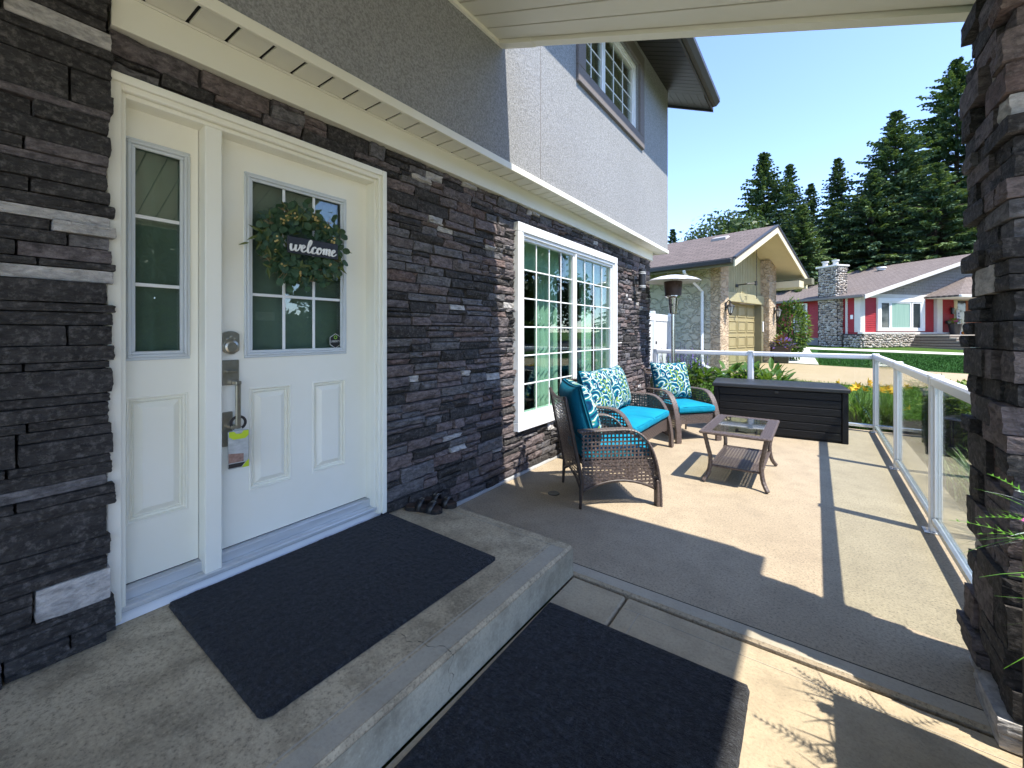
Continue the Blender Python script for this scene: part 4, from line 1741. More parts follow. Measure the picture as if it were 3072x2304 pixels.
def scroll_mat():
    m, nt, b = newmat('scroll_print')
    co = N(nt, 'ShaderNodeTexCoord').outputs['Object']
    mp = N(nt, 'ShaderNodeMapping')
    mp.inputs['Scale'].default_value = (1, 0, 1)
    nt.links.new(co, mp.inputs[0])

    def M2(op, a, c=None):
        k = N(nt, 'ShaderNodeMath', operation=op)
        for i, x in enumerate((a, c)):
            if x is None:
                continue
            if hasattr(x, 'links'):
                nt.links.new(x, k.inputs[i])
            else:
                k.inputs[i].default_value = x
        return k.outputs[0]

    def layer(scale, freq, arms, sgn, rnd_):
        vo = N(nt, 'ShaderNodeTexVoronoi', feature='F1')
        vo.inputs['Scale'].default_value = scale
        vo.inputs['Randomness'].default_value = rnd_
        nt.links.new(mp.outputs[0], vo.inputs['Vector'])
        sub = N(nt, 'ShaderNodeVectorMath', operation='SUBTRACT')
        nt.links.new(mp.outputs[0], sub.inputs[0])
        nt.links.new(vo.outputs['Position'], sub.inputs[1])
        sp = N(nt, 'ShaderNodeSeparateXYZ')
        nt.links.new(sub.outputs[0], sp.inputs[0])
        ang = M2('ARCTAN2', sp.outputs[2], sp.outputs[0])
        ln = N(nt, 'ShaderNodeVectorMath', operation='LENGTH')
        nt.links.new(sub.outputs[0], ln.inputs[0])
        ph = M2('ADD', M2('MULTIPLY', ln.outputs[1 if 1 < len(ln.outputs) else 0], freq), M2('MULTIPLY', ang, arms * sgn))
        return M2('ADD', M2('MULTIPLY', M2('SINE', ph), .5), .5), vo

    s1, v1 = layer(8.5, 150, 1, 1, .8)
    s2, v2 = layer(12, 190, 1, -1, .9)
    base = ramp(nt, s1, [(0, (.0, .030, .085)), (.30, (.0, .065, .14)), (.38, (.0, .13, .185)), (.70, (.004, .175, .22)), (.88, (.02, .20, .23)), (.94, (.50, .56, .50)), (1, (.56, .62, .55))], 'LINEAR')
    green = ramp(nt, s2, [(.0, (0, 0, 0)), (.80, (0, 0, 0)), (.86, (1, 1, 1))])
    pick = N(nt, 'ShaderNodeSeparateColor')
    nt.links.new(v2.outputs['Color'], pick.inputs[0])
    gsel = M2('MULTIPLY', M2('GREATER_THAN', pick.outputs[0], .45), 1.0)
    gm = N(nt, 'ShaderNodeMix', data_type='RGBA', blend_type='MULTIPLY')
    gm.inputs[0].default_value = 1
    nt.links.new(green, gm.inputs[6])
    nt.links.new(gsel, gm.inputs[7])
    sp = N(nt, 'ShaderNodeSeparateColor')
    nt.links.new(gm.outputs[2], sp.inputs[0])
    c = mixc(nt, sp.outputs[0], base, (.20, .29, .02))
    wm = M2('MULTIPLY', M2('GREATER_THAN', s2, .93), M2('LESS_THAN', pick.outputs[0], .3))
    c = mixc(nt, wm, c, (.52, .58, .52))
    nt.links.new(c, b.inputs['Base Color'])
    b.inputs['Roughness'].default_value = .85
    b.inputs['Specular IOR Level'].default_value = .2
    bump(nt, b, noisen(nt, wpos(nt, (1, 1, 1), True), 7, 2), .2, .01)
    return m


M['scroll'] = scroll_mat()
M['turq_dark'] = cloth_mat('dark_teal_cloth', (.0, .085, .15), (.0, .11, .185))


def seat_cushion(label, w, d, h, loc, rz, seed):
    r = random.Random(seed)
    off = Vector((seed * 5.3, 2, 1))
    b = MB()
    n = 15
    for a in range(3):
        for s in (-1, 1):
            vs, fs = [], []
            for i in range(n):
                for j in range(n):
                    q = [0, 0, 0]
                    q[a] = s
                    q[(a + 1) % 3] = math.sin((i / (n - 1) * 2 - 1) * math.pi / 2)
                    q[(a + 2) % 3] = math.sin((j / (n - 1) * 2 - 1) * math.pi / 2)
                    ex, ez = 14, 5
                    k = (max(abs(q[0]), abs(q[1])) ** ez + abs(q[2]) ** ez) ** (-1 / ez)
                    x, y, z_ = q[0] * k, q[1] * k, q[2] * k
                    puff = (1 - x ** 4) * (1 - y ** 4)
                    zz = z_ * h / 2 * (.86 + .22 * puff) + .004 * noise.noise(off + Vector((x * 2, y * 2, z_)))
                    vs.append((x * w / 2, y * d / 2 + .004 * noise.noise(off + Vector((x * 5, z_ * 3, 4))), zz + h / 2))
            for i in range(n - 1):
                for j in range(n - 1):
                    k = i * n + j
                    f = [k, k + n, k + n + 1, k + 1]
                    fs.append(f if s > 0 else f[::-1])
            b.add(vs, fs)
    me = b.mesh('seat_cushion', [M['turq']], True)
    o = link('seat_cushion', me, None, loc, rz)
    tag(o, label, 'cushion', 'turquoise seat cushions')
    pp = MB()
    ring = []
    for k in range(48):
        t = 2 * math.pi * k / 48
        c_, s_ = math.cos(t), math.sin(t)
        q = (abs(c_) ** 14 + abs(s_) ** 14) ** (-1 / 14)
        ring.append((c_ * q * w / 2 * .985, s_ * q * d / 2 * .985, h * .80))
    pp.tube(ring + ring[:1], .004, 5, cap=False)
    pp.build('piping', M['turq'], o)
    return o


def pillow(label, w, h, T, loc, tilt, rz, seed):
    """stands upright in x-z, front towards +y"""
    off = Vector((seed * 7.7, 3, 1))
    b = MB()
    n = 18
    for s in (1, -1):
        vs, fs = [], []
        for i in range(n + 1):
            for j in range(n + 1):
                u, v = math.sin((i / n * 2 - 1) * math.pi / 2), math.sin((j / n * 2 - 1) * math.pi / 2)
                th = T / 2 * (max(0, (1 - u ** 4)) * max(0, (1 - v ** 4))) ** .48
                x = u * w / 2 * (1 - .07 * (1 - v * v))
                z_ = v * h / 2 * (1 - .08 * (1 - u * u))
                th += .006 * noise.noise(off + Vector((u * 2, v * 2, s))) * (1 - u ** 4) * (1 - v ** 4)
                vs.append((x, s * (th + .010), z_ + h / 2))
        for i in range(n):
            for j in range(n):
                k = i * (n + 1) + j
                f = [k, k + n + 1, k + n + 2, k + 1]
                fs.append(f if s < 0 else f[::-1])
        b.add(vs, fs, 0 if s > 0 else 1)
    edge = [(0, j) for j in range(n + 1)] + [(i, n) for i in range(1, n + 1)] + [(n, j) for j in range(n - 1, -1, -1)] + [(i, 0) for i in range(n - 1, 0, -1)]
    m2 = (n + 1) ** 2
    fs = []
    for a_, c_ in zip(edge, edge[1:] + edge[:1]):
        k0, k1 = a_[0] * (n + 1) + a_[1], c_[0] * (n + 1) + c_[1]
        fs.append([k0, k1, k1 + m2, k0 + m2])
    oo = len(b.f)
    for f in fs:
        b.f.append(f)
        b.m.append(1)
    o = link('throw_pillow', b.mesh('throw_pillow', [M['scroll'], M['turq_dark']], True), None, loc)
    o.rotation_euler = (tilt, 0, rz)
    tag(o, label, 'pillow', 'scroll-print pillows')
    pp = MB()
    pts = [Vector(b.v[i * (n + 1) + j]) for (i, j) in edge]
    pts = [Vector((p.x * 1.005, .010, p.z)) for p in pts]
    pp.tube(pts + pts[:1], .0045, 5, cap=False)
    pp.build('piping', M['turq_dark'], o)
    return o


def furnish(loc, rz, W, cushions, pillows):
    """(label, local x, width) lists placed on a wicker seat at loc"""
    mtx = Matrix.Translation(loc) @ Matrix.Rotation(rz, 4, 'Z')
    for i, (lb, x, w) in enumerate(cushions):
        seat_cushion(lb, w, .56, .115, mtx @ Vector((x, .012, .3305)), rz, 3 + i + int(W * 10) + int(loc[1] * 7))
    for i, (lb, x, w, tw) in enumerate(pillows):
        pillow(lb, w, .49, .20, mtx @ Vector((x, -.16, .447)), R(17), rz + tw, 5 + i + int(loc[1] * 9))


Z0 = .0125
# near chair: faces +x +y (towards the table)
fa = math.atan2(.67, .74) - math.pi / 2
c1 = (.82, 3.245, Z0)
wicker_seat('wicker_armchair', 'brown wicker armchair seen from behind, nearest the door', 'chair', .62, c1, fa, 'wicker patio set')
furnish(c1, fa, .62, [('turquoise seat cushion on the nearest wicker armchair', 0, .50)], [('scroll-print pillow on the nearest wicker armchair', 0.01, .51, 0)])
# loveseat: faces +x
c2 = (.555, 4.40, Z0)
wicker_seat('wicker_loveseat', 'brown wicker loveseat under the living room window', 'sofa', 1.22, c2, R(-90), 'wicker patio set')
furnish(c2, R(-90), 1.22, [('turquoise seat cushion on the near half of the loveseat', .277, .55), ('turquoise seat cushion on the far half of the loveseat', -.277, .55)],
        [('scroll-print pillow on the near half of the loveseat', .26, .53, R(-4)), ('scroll-print pillow on the far half of the loveseat', -.25, .53, R(3))])
# far chair: faces -y
fb = math.atan2(-.64, .77) - math.pi / 2
c3 = (.83, 5.60, Z0)
wicker_seat('wicker_armchair', 'brown wicker armchair facing the camera beside the deck box', 'chair', .62, c3, fb, 'wicker patio set')
furnish(c3, fb, .62, [('turquoise seat cushion on the wicker armchair beside the deck box', 0, .50)], [('scroll-print pillow on the wicker armchair beside the deck box', 0, .53, 0)])

# coffee table
tb = thing('wicker_table', 'brown wicker coffee table with glass top and lower shelf', 'table', (1.648, 4.43, Z0), 0)
TW, TL, TH = .265, .46, .45
b = MB()


def ring_patch(b, w, l, iw, il, z_, n):
    for s in (-1, 1):
        weave(b, lambda u, v, s=s: Vector((s * v, u, z_)), -l, l, iw, w, int(2 * l / .02), 5, .6, .9, lambda u, v: True, .002)
        weave(b, lambda u, v, s=s: Vector((u, s * v, z_)), -iw, iw, il, l, int(2 * iw / .02), 5, .6, .9, lambda u, v: True, .002)


ring_patch(b, TW, TL, TW - .085, TL - .085, TH, 5)
structure(b.build('top_weave', M['wicker'], tb), 'stuff')
b = MB()
b.cbox(-TW + .004, -TW + .08, -TL + .004, TL - .004, TH - .022, TH - .004, .004)
b.cbox(TW - .08, TW - .004, -TL + .004, TL - .004, TH - .022, TH - .004, .004)
b.cbox(-TW + .08, TW - .08, -TL + .004, -TL + .08, TH - .0222, TH - .0042, .004)
b.cbox(-TW + .08, TW - .08, TL - .08, TL - .004, TH - .0222, TH - .0042, .004)
corner = [(-TW, -TL), (TW, -TL), (TW, TL), (-TW, TL), (-TW, -TL)]
pts = []
for (p, q) in zip(corner, corner[1:]):
    for k in range(30):
        f = k / 30
        x, y = p[0] + (q[0] - p[0]) * f, p[1] + (q[1] - p[1]) * f
        pts.append((x * 1.0, y * 1.0, TH - .008))
b.tube(pts + pts[:1], [.011 + .002 * (k % 2) for k in range(len(pts) + 1)], 7)
b.build('top_frame', M['wicker'], tb)
b = MB()
b.box(-TW + .078, TW - .078, -TL + .078, TL - .078, TH - .003, TH + .002)
M['table_glass'] = glassmat('table_glass', (.93, .94, .90), 1.9)
b.build('glass_top', M['table_glass'], tb)
for sx in (-1, 1):
    for sy in (-1, 1):
        b = MB()
        P = catmull([(sx * (TW - .03), sy * (TL - .035), TH - .024), (sx * (TW - .05), sy * (TL - .055), .32), (sx * (TW - .07), sy * (TL - .075), .2), (sx * (TW - .055), sy * (TL - .06), .08), (sx * (TW - .02), sy * (TL - .02), 0.012)], 6)
        b.tube(P, [.0175 + .0016 * (k % 2) for k in range(len(P))], 8)
        b.build('leg', M['wicker'], tb)
b = MB()
weave(b, lambda u, v: Vector((u, v, .145)), -TW + .075, TW - .075, -TL + .08, TL - .08, 15, 32, .5, .82, lambda u, v: True, .003)
structure(b.build('shelf_weave', M['wicker'], tb), 'stuff')
b = MB()
cs = [(-TW + .07, -TL + .075), (TW - .07, -TL + .075), (TW - .07, TL - .075), (-TW + .07, TL - .075)]
for k in range(4):
    p, q = cs[k], cs[(k + 1) % 4]
    n = 20
    b.tube([(p[0] + (q[0] - p[0]) * i / n, p[1] + (q[1] - p[1]) * i / n, .145) for i in range(n + 1)], [.010 + .0016 * (i % 2) for i in range(n + 1)], 6)
b.build('shelf_frame', M['wicker'], tb)

# ------------------------------------------------------------------ deck box
def resin_mat():
    m, nt, b = newmat('black_resin')
    v = wpos(nt, (.8, 1, 7), True)
    n = noisen(nt, v, 9, 5, .6, 1.2)
    c = ramp(nt, n, [(.3, (.004, .0042, .005)), (.7, (.010, .0105, .012))])
    nt.links.new(c, b.inputs['Base Color'])
    b.inputs['Roughness'].default_value = .5
    b.inputs['Specular IOR Level'].default_value = .25
    bump(nt, b, n, .5, .008)
    return m


M['resin'] = resin_mat()
M['resin_top'] = mat('resin_lid', (.016, .018, .022), (.012, .0135, .017), .38, 6, 40, .3, .003, sc3=(1, 6, 1), obj=True)  # lighter and bluer than the sides: sky reflection put into the lid colour
db = thing('deck_box', 'long black plank-sided deck storage box on the patio', 'storage box', (1.775, 6.57, Z0), R(6))
BL, BD, BH = .71, .345, .60
b = MB()
b.box(-BL + .02, BL - .02, -BD + .025, BD - .02, .01, BH - .005)
b.build('liner', M['resin'], db)
for i in range(6):
    z0_ = .025 + i * .0955
    for s in (-1, 1):
        b = MB()
        b.cbox(-BL + .058, BL - .058, *((-BD + .003, -BD + .024) if s < 0 else (BD - .019, BD)), z0_, z0_ + .089, .005)
        b.build('slat', M['resin'], db)
    for s in (-1, 1):
        b = MB()
        b.cbox(*((-BL, -BL + .019) if s < 0 else (BL - .019, BL)), -BD + .058, BD - .055, z0_, z0_ + .089, .005)
        b.build('slat', M['resin'], db)
for sx in (-1, 1):
    for sy in (-1, 1):
        b = MB()
        x0_, x1_ = ((-BL - .006, -BL + .055) if sx < 0 else (BL - .055, BL + .006))
        y0_, y1_ = ((-BD - .004, -BD + .055) if sy < 0 else (BD - .052, BD + .005))
        b.cbox(x0_, x1_, y0_, y1_, 0.0, BH - .002, .006)
        b.build('corner_post', M['resin'], db)
b = MB()
b.cbox(-BL - .022, BL + .022, -BD - .022, BD + .012, BH, BH + .048, .008)
b.build('lid', M['resin_top'], db)
b = MB()
b.cbox(-.02, .02, -BD - .004, -BD + .01, BH - .05, BH - .018, .003)
b.build('latch', M['black_metal'], db)

# ------------------------------------------------------------------ patio heater
ht = thing('patio_heater', 'stainless patio heater with wide white dome beside the house', 'heater', (.42, 6.72, Z0))
M['steel'] = mat('stainless_steel', (.55, .54, .52), (.45, .44, .42), .22, 6, metal=1.0)
M['dome'] = mat('heater_dome', (.80, .80, .82), (.76, .76, .78), .35, 3, metal=.25)
b = MB()
b.lathe([(0, 0), (.22, 0), (.225, .02), (.2, .06), (.05, .075), (.045, .62), (0, .62)], 28)
b.lathe([(.135, .07), (.14, .08), (.14, .56), (.12, .60), (.04, .62)], 28)
b.build('base', M['steel'], ht, smooth=False)
b = MB()
b.tube([(0, 0, .55), (0, 0, 1.62)], .029, 16)
b.build('pole', M['steel'], ht, smooth=False)
b = MB()
b.lathe([(.03, 1.60), (.052, 1.61), (.056, 1.64), (.074, 1.85), (.11, 1.87), (.12, 1.875), (.12, 1.885), (0, 1.885)], 24)
b.build('burner_housing', M['steel'], ht, smooth=False)
b = MB()
b.lathe([(.118, 1.886), (.135, 2.10), (.12, 2.11)], 28)
M['mesh_screen'] = mat('emitter_screen', (.11, .07, .05), (.05, .035, .03), .5, 3, 300, .8, .004, metal=.6)
b.build('emitter_screen', M['mesh_screen'], ht, smooth=True)
b = MB()
b.lathe([(.0, 2.205), (.10, 2.20), (.22, 2.178), (.33, 2.145), (.405, 2.108), (.402, 2.103), (.33, 2.138), (.22, 2.171), (.1, 2.192), (0, 2.196)], 40)
b.build('dome_reflector', M['dome'], ht, smooth=True)
b = MB()
for k in range(3):
    t = k * 2.094
    b.tube([(.06 * math.cos(t), .06 * math.sin(t), 2.1), (.06 * math.cos(t), .06 * math.sin(t), 2.196)], .006, 6)
b.build('dome_strut', M['steel'], ht)
b = MB()
b.lathe([(0, -.012), (.014, -.012), (.014, .012), (0, .012)], 12, (0, -.064, 1.74))
b.build('control_knob', M['black_metal'], ht)

# ------------------------------------------------------------------ planter beside the pillar (mostly out of frame, casts the leaf shadow)
pl = thing('planter_box', 'dark flower planter with fern leaves in front of the stone pillar', 'planter', (2.865, 1.42, .002))
b = MB()
b.cbox(-.165, .16, -.46, .46, 0, .78, .01)
b.build('box', M['resin'], pl)
b = MB()
b.box(-.15, .15, -.45, .45, .7805, .787)
b.build('soil', M['soil'], pl)
M['fern'] = leaf_mat('artificial_fern', (.05, .17, .012), (.13, .29, .04), 14, .45, .3)
M['silver_leaf'] = leaf_mat('silver_leaf', (.35, .45, .42), (.5, .6, .56), 14, .5, .2)
b = MB()
q = random.Random(31)
for k in range(130):
    y = q.uniform(-.45, .45)
    p0 = Vector((q.uniform(-.15, .08), y, .785))
    a = q.uniform(0, 6.28)
    if q.random() < .6:
        a = math.pi + q.gauss(0, .7)
    L = q.uniform(.12, .30)
    el = q.uniform(-.25, .9)
    d = Vector((math.cos(a) * math.cos(el), math.sin(a) * math.cos(el), math.sin(el)))
    pts = []
    for i in range(7):
        t = i / 6
        pts.append(p0 + d * L * t + Vector((0, 0, -.16 * L * t * t * 2)))
    side = d.cross(Vector((0, 0, 1)))
    side = side.normalized() if side.length > .01 else Vector((0, 1, 0))
    mi = 1 if q.random() < .12 else 0
    if q.random() < .55:
        b.ribbon(pts, lambda i: side * (.0055 * (1 - i / 6.5)), mi)
    else:
        b.ribbon(pts, lambda i: side * .0015, mi)
        for i in range(1, 7):
            for f in (0, .5):
                c = pts[i - 1].lerp(pts[i], f)
                ll = .045 * (1 - (i - 1) / 7)
                for s in (-1, 1):
                    e_ = c + side * s * ll + d * ll * .5
                    b.add([c - d * .003, c + d * .004, e_], [(0, 1, 2)], mi)
structure(b.build('leaves', [M['fern'], M['silver_leaf']], pl), 'stuff')
for (x, y, z_) in ((-.165, .36, .80), (.06, .30, .9), (.04, .1, .88), (.05, -.2, .9), (.03, -.3, .86)):
    b = MB()
    for ring, n_, L_ in ((0, 6, .030), (1, 5, .020)):
        for k in range(n_):
            a = k * 6.283 / n_ + ring * .5
            d = Vector((math.cos(a), math.sin(a), .35 + ring * .9))
            leaf(b, Vector((x, y, z_)), d, Vector((0, 0, 1)), L_, L_ * .8, 0)
    b.tube([(x * .6, y * .95, .78), (x, y, z_)], .002, 4, 1)
    b.build('flower', [M['pink'], M['fern']], pl)
# ------------------------------------------------------------------ neighbour's garage
def flagstucco(name, c1, c2, scale, bs=.8):
    m, nt, b = newmat(name)
    v = wpos(nt, (1, 1, 1.4))
    dn = N(nt, 'ShaderNodeTexNoise')
    dn.inputs['Scale'].default_value = 3.5
    nt.links.new(v, dn.inputs['Vector'])
    ad = N(nt, 'ShaderNodeVectorMath', operation='ADD')
    sc_ = N(nt, 'ShaderNodeVectorMath', operation='SCALE')
    sc_.inputs['Scale'].default_value = .8
    nt.links.new(dn.outputs['Color'], sc_.inputs[0])
    nt.links.new(v, ad.inputs[0])
    nt.links.new(sc_.outputs[0], ad.inputs[1])
    vo = N(nt, 'ShaderNodeTexVoronoi', feature='DISTANCE_TO_EDGE')
    vo.inputs['Scale'].default_value = scale
    nt.links.new(ad.outputs[0], vo.inputs['Vector'])
    n = noisen(nt, v, 7, 5, .7)
    c = ramp(nt, n, [(.3, c1), (.7, c2)])
    c = mixc(nt, ramp(nt, vo.outputs[0], [(0, (.22,) * 3), (.05, (0, 0, 0))]), c, tuple(x * .55 for x in c1))
    nt.links.new(c, b.inputs['Base Color'])
    b.inputs['Roughness'].default_value = .9
    h = ramp(nt, vo.outputs[0], [(0, (0, 0, 0)), (.12, (1, 1, 1))])
    p = bump(nt, b, h, bs * 1.0, .06)
    bump(nt, b, n, .6, .04, p)
    return m


M['flag'] = flagstucco('flagstone_stucco', (.56, .52, .41), (.47, .44, .34), 2.6)
M['column_stone'] = flagstucco('column_stone', (.56, .44, .30), (.46, .36, .25), 3.4)
M['olive_siding'] = mat('olive_siding', (.40, .37, .22), (.36, .33, .19), .6, 3)
M['olive_door'] = mat('olive_garage_door', (.36, .31, .16), (.33, .28, .145), .5, 3)
M['olive_dark'] = mat('olive_jamb', (.20, .19, .12), None, .6, 3)
M['cream'] = mat('cream_trim', (.66, .60, .42), (.62, .56, .39), .6, 3)
M['brown_shingle'] = shingle_mat('brown_shingles', (.25, .20, .18), (.185, .15, .135), R(13.6))
M['brown_shingle2'] = shingle_mat('brown_shingles_far', (.30, .25, .225), (.23, .192, .172), R(-50))
M['dark_gutter'] = mat('dark_gutter', (.035, .032, .028), None, .4, 3)

ga = thing('garage_house', 'cream stone garage house with olive door and brown shingle roof', 'house', (-.136, 14.136, 0), math.atan2(-.235, .972))
b = MB()
b.box(-11, -.10, 0.0, .22, -.3, 3.50)
b.box(-11, -10.8, .22, 5.0, -.3, 3.5)
b.build('side_wall', M['flag'], ga)
b = MB()
b.box(-.30, -.26, .5, 4.8, 2.65, 3.6)
b.prism([(-.1, 3.55), (5.0, 3.55), (2.34, 4.72)], lambda p, q, t: (t, p, q), -.30, -.262)
b.build('gable_wall', M['olive_siding'], ga)
for k in range(24):
    y = .56 + k * .143
    top = 4.60 - abs(y - 2.34) * .427
    bx('batten', M['olive_siding'], ga, -.2615, -.244, y, y + .112, 2.652, min(top, 4.58), .003)
b = MB()
b.cbox(-.32, .0, -.02, .56, -.2, 3.62, .02)
b.build('stone_column', M['column_stone'], ga)
b = MB()
b.cbox(-.32, .06, 3.92, 4.62, -.2, 4.0, .02)
b.build('stone_column', M['column_stone'], ga)
bx('lintel_beam', M['olive_siding'], ga, -.30, -.12, .561, 3.919, 2.34, 2.651, .008)
bx('door_jamb', M['olive_dark'], ga, -.42, -.14, .561, .60, .0, 2.34, .002)
bx('door_jamb', M['olive_dark'], ga, -.42, -.14, 3.72, 3.919, .0, 2.34, .002)
gd = bx('garage_door', M['olive_door'], ga, -.42, -.385, .60, 3.72, .05, 2.339, .003)
for r_ in range(4):
    for c_ in range(4):
        y0, y1 = .60 + 3.12 * c_ / 4 + .05, .60 + 3.12 * (c_ + 1) / 4 - .05
        z0, z1 = .2 + 2.13 * r_ / 4 + .06, .2 + 2.13 * (r_ + 1) / 4 - .06
        b = MB()
        w_ = .035
        b.cbox(-.3848, -.362, y0, y1, z0, z0 + w_, .006)
        b.cbox(-.3848, -.362, y0, y1, z1 - w_, z1, .006)
        b.cbox(-.3848, -.3625, y0, y0 + w_, z0 + w_, z1 - w_, .006)
        b.cbox(-.3848, -.3625, y1 - w_, y1, z0 + w_, z1 - w_, .006)
        b.cbox(-.3848, -.372, y0 + .08, y1 - .08, z0 + .07, z1 - .07, .008)
        b.build('door_panel', M['olive_door'], gd)
bx('keypad', M['rail_white'], ga, -.1398, -.11, 3.78, 3.86, 1.35, 1.72, .004)


def gz(y):
    return 4.78 - abs(y - 2.34) * .427


rf = link('roof', None, ga)
for (ya, yb) in ((-1.03, 2.34), (2.34, 5.70)):
    b = MB()
    b.prism([(ya, gz(ya)), (yb, gz(yb)), (yb, gz(yb) + .07), (ya, gz(ya) + .07)], lambda p, q, t: (t, p, q), -11.5, .82)
    b.build('shingles', M['brown_shingle'], rf)
    b = MB()
    b.prism([(ya, gz(ya) - .05), (yb, gz(yb) - .05), (yb, gz(yb) - .003), (ya, gz(ya) - .003)], lambda p, q, t: (t, p, q), -11.5, .77)
    b.build('soffit', M['cream'], rf)
    b = MB()
    b.prism([(ya, gz(ya) - .19), (yb, gz(yb) - .19), (yb, gz(yb) + .045), (ya, gz(ya) + .045)], lambda p, q, t: (t, p, q), .772, .81)
    b.build('barge_board', M['cream'], rf)
    b = MB()
    b.prism([(ya, gz(ya) + .048), (yb, gz(yb) + .048), (yb, gz(yb) + .085), (ya, gz(ya) + .085)], lambda p, q, t: (t, p, q), .75, .835)
    b.build('drip_edge', M['dark_gutter'], rf)
b = MB()
b.cbox(-11.5, .76, -1.16, -1.035, gz(-1.03) - .10, gz(-1.03) + .03, .015)
b.build('gutter', M['dark_gutter'], rf)
b = MB()
b.box(-11.5, .765, -1.032, -1.008, gz(-1.03) - .16, gz(-1.03) - .012)
b.build('fascia', M['olive_dark'], rf)
b = MB()
b.cbox(-1.0, 1.05, 5.15, 5.45, gz(5.3) - .42, gz(5.3) - .19, .01)
b.build('eave_beam', M['olive_dark'], rf)
b = MB()
b.prism([(-.9, 2.98), (.80, 2.98), (.80, 3.22), (-.9, 3.22)], lambda p, q, t: (p, t, q), 4.62, 5.6)
b.build('eave_box', M['cream'], rf)
b = MB()
yv = 1.62
b.add([(-.95, yv - .2, gz(yv - .2) + .071), (-.45, yv - .2, gz(yv - .2) + .071), (-.45, yv + .15, gz(yv + .15) + .071), (-.95, yv + .15, gz(yv + .15) + .071),
       (-.93, yv - .21, gz(yv) + .07), (-.47, yv - .21, gz(yv) + .07), (-.5, yv + .1, gz(yv) + .18), (-.9, yv + .1, gz(yv) + .18)],
      [(0, 1, 5, 4), (1, 2, 6, 5), (2, 3, 7, 6), (3, 0, 4, 7), (4, 5, 6, 7)])
b.build('roof_vent', mat('pale_vent', (.36, .33, .31), None, .5, 4), rf)
b = MB()
P = [(-.62, -1.10, 3.2), (-.62, -1.08, 3.12), (-.58, -.30, 2.75), (-.55, -.075, 2.62), (-.55, -.075, .42), (-.50, -.10, .30), (.45, -.9, .14)]
for i in range(len(P) - 1):
    b.tube([P[i], P[i + 1]], .048, 4)
b.build('downspout', M['rail_white'], ga)
b = MB()
for k in range(40):
    z_ = 4.55 - k * .052
    b.tube([(.18 + .008 * (k % 2), 2.34 - .008 * (k % 2), z_), (.18 - .008 * (k % 2), 2.34 + .008 * (k % 2), z_ - .05)], .011, 5)
b.build('rain_chain', M['dark_gutter'], ga)
b = MB()
b.tube([(-.24, 1.75, 2.92), (.10, 1.75, 2.94), (.26, 2.0, 2.96)], .022, 6)
b.lathe([(.0, -.05), (.06, -.05), (.06, .05), (0, .05)], 10, (-.235, 1.75, 2.9))
b.lathe([(.0, -.07), (.045, -.07), (.045, .07), (0, .07)], 10, (.27, 2.02, 2.96))
b.build('flood_light', M['dark_gutter'], ga)
text_obj('house_number', '73', .19, M['olive_dark'], ga, Matrix.Translation((-.117, 2.2, 2.50)) @ YZ, .004)
M['lamp_glass'] = mat('lamp_glass', (.6, .6, .55), None, .2, 5)


def coach_lamp(loc, label):
    t = thing('coach_lamp', label, 'lamp', loc, ga.rotation_euler.z, 'black coach lamps on the garage')
    b = MB()
    b.cbox(-.15, -.12, -.05, .05, -.02, .25, .01)
    b.tube(catmull([(-.13, 0, .2), (-.06, 0, .30), (0, 0, .27), (0, 0, .2)], 5), .014, 6)
    b.build('bracket', M['black_metal'], t)
    b = MB()
    b.lathe([(0, .21), (.03, .20), (.12, .12), (.125, .10), (0, .10)], 12)
    b.lathe([(0, -.17), (.02, -.16), (.05, -.11), (.055, -.10), (0, -.10)], 12)
    for k in range(6):
        a = k * math.pi / 3
        b.tube([(.052 * math.cos(a), .052 * math.sin(a), -.10), (.10 * math.cos(a), .10 * math.sin(a), .10)], .009, 4)
    b.build('cage', M['black_metal'], t)
    b = MB()
    b.lathe([(.045, -.1), (.09, .1)], 12)
    b.build('glass_shade', M['lamp_glass'], t)


def on_ga(x, y, z_):
    a = ga.rotation_euler.z
    return (ga.location.x + x * math.cos(a) - y * math.sin(a), ga.location.y + x * math.sin(a) + y * math.cos(a), z_)


coach_lamp(on_ga(.152, .30, 2.02), 'black coach lamp on the left column of the garage')
coach_lamp(on_ga(.212, 4.35, 2.02), 'black coach lamp on the right column of the garage')

# white side-yard fence with gate
fe = thing('white_fence', 'white vinyl fence and gate between the two houses', 'fence', (-1.5, 7.3, .0))
for (y, n) in ((.35, 'post'), (3.0, 'post'), (4.55, 'post'), (6.35, 'post')):
    bx('post', M['rail_white'], fe, -.06, .06, y - .06, y + .06, -.05, 1.93, .008)
for (y0, y1, gate) in ((.42, 2.93, 0), (3.07, 4.48, 0), (4.62, 6.28, 1)):
    bx('rail', M['rail_white'], fe, -.035, .035, y0, y1, 1.66, 1.86, .006)
    bx('rail', M['rail_white'], fe, -.035, .035, y0, y1, .12, .26, .006)
    n = int((y1 - y0) / .15)
    for k in range(n):
        a = y0 + (y1 - y0) * k / n
        bx('plank', mat_pl if k else (mat_pl := mat('vinyl_plank', (.66, .66, .64), (.6, .6, .58), .5, 4)), fe, -.018, .018, a + .002, a + (y1 - y0) / n - .002, .258, 1.662, .004)
b = MB()
b.cbox(.036, .06, 4.68, 4.76, 1.0, 1.08, .004)
b.build('gate_latch', M['black_metal'], fe)


# ------------------------------------------------------------------ red house across the lawn
RZ = math.atan2(.766, .643)
rh = thing('red_house', 'red sided bungalow with river stone chimney behind the lawn', 'house', (4.28, 31.15, 0), RZ)


def on_rh(x, y, z_):
    return (4.28 + .643 * x - .766 * y, 31.15 + .766 * x + .643 * y, z_)


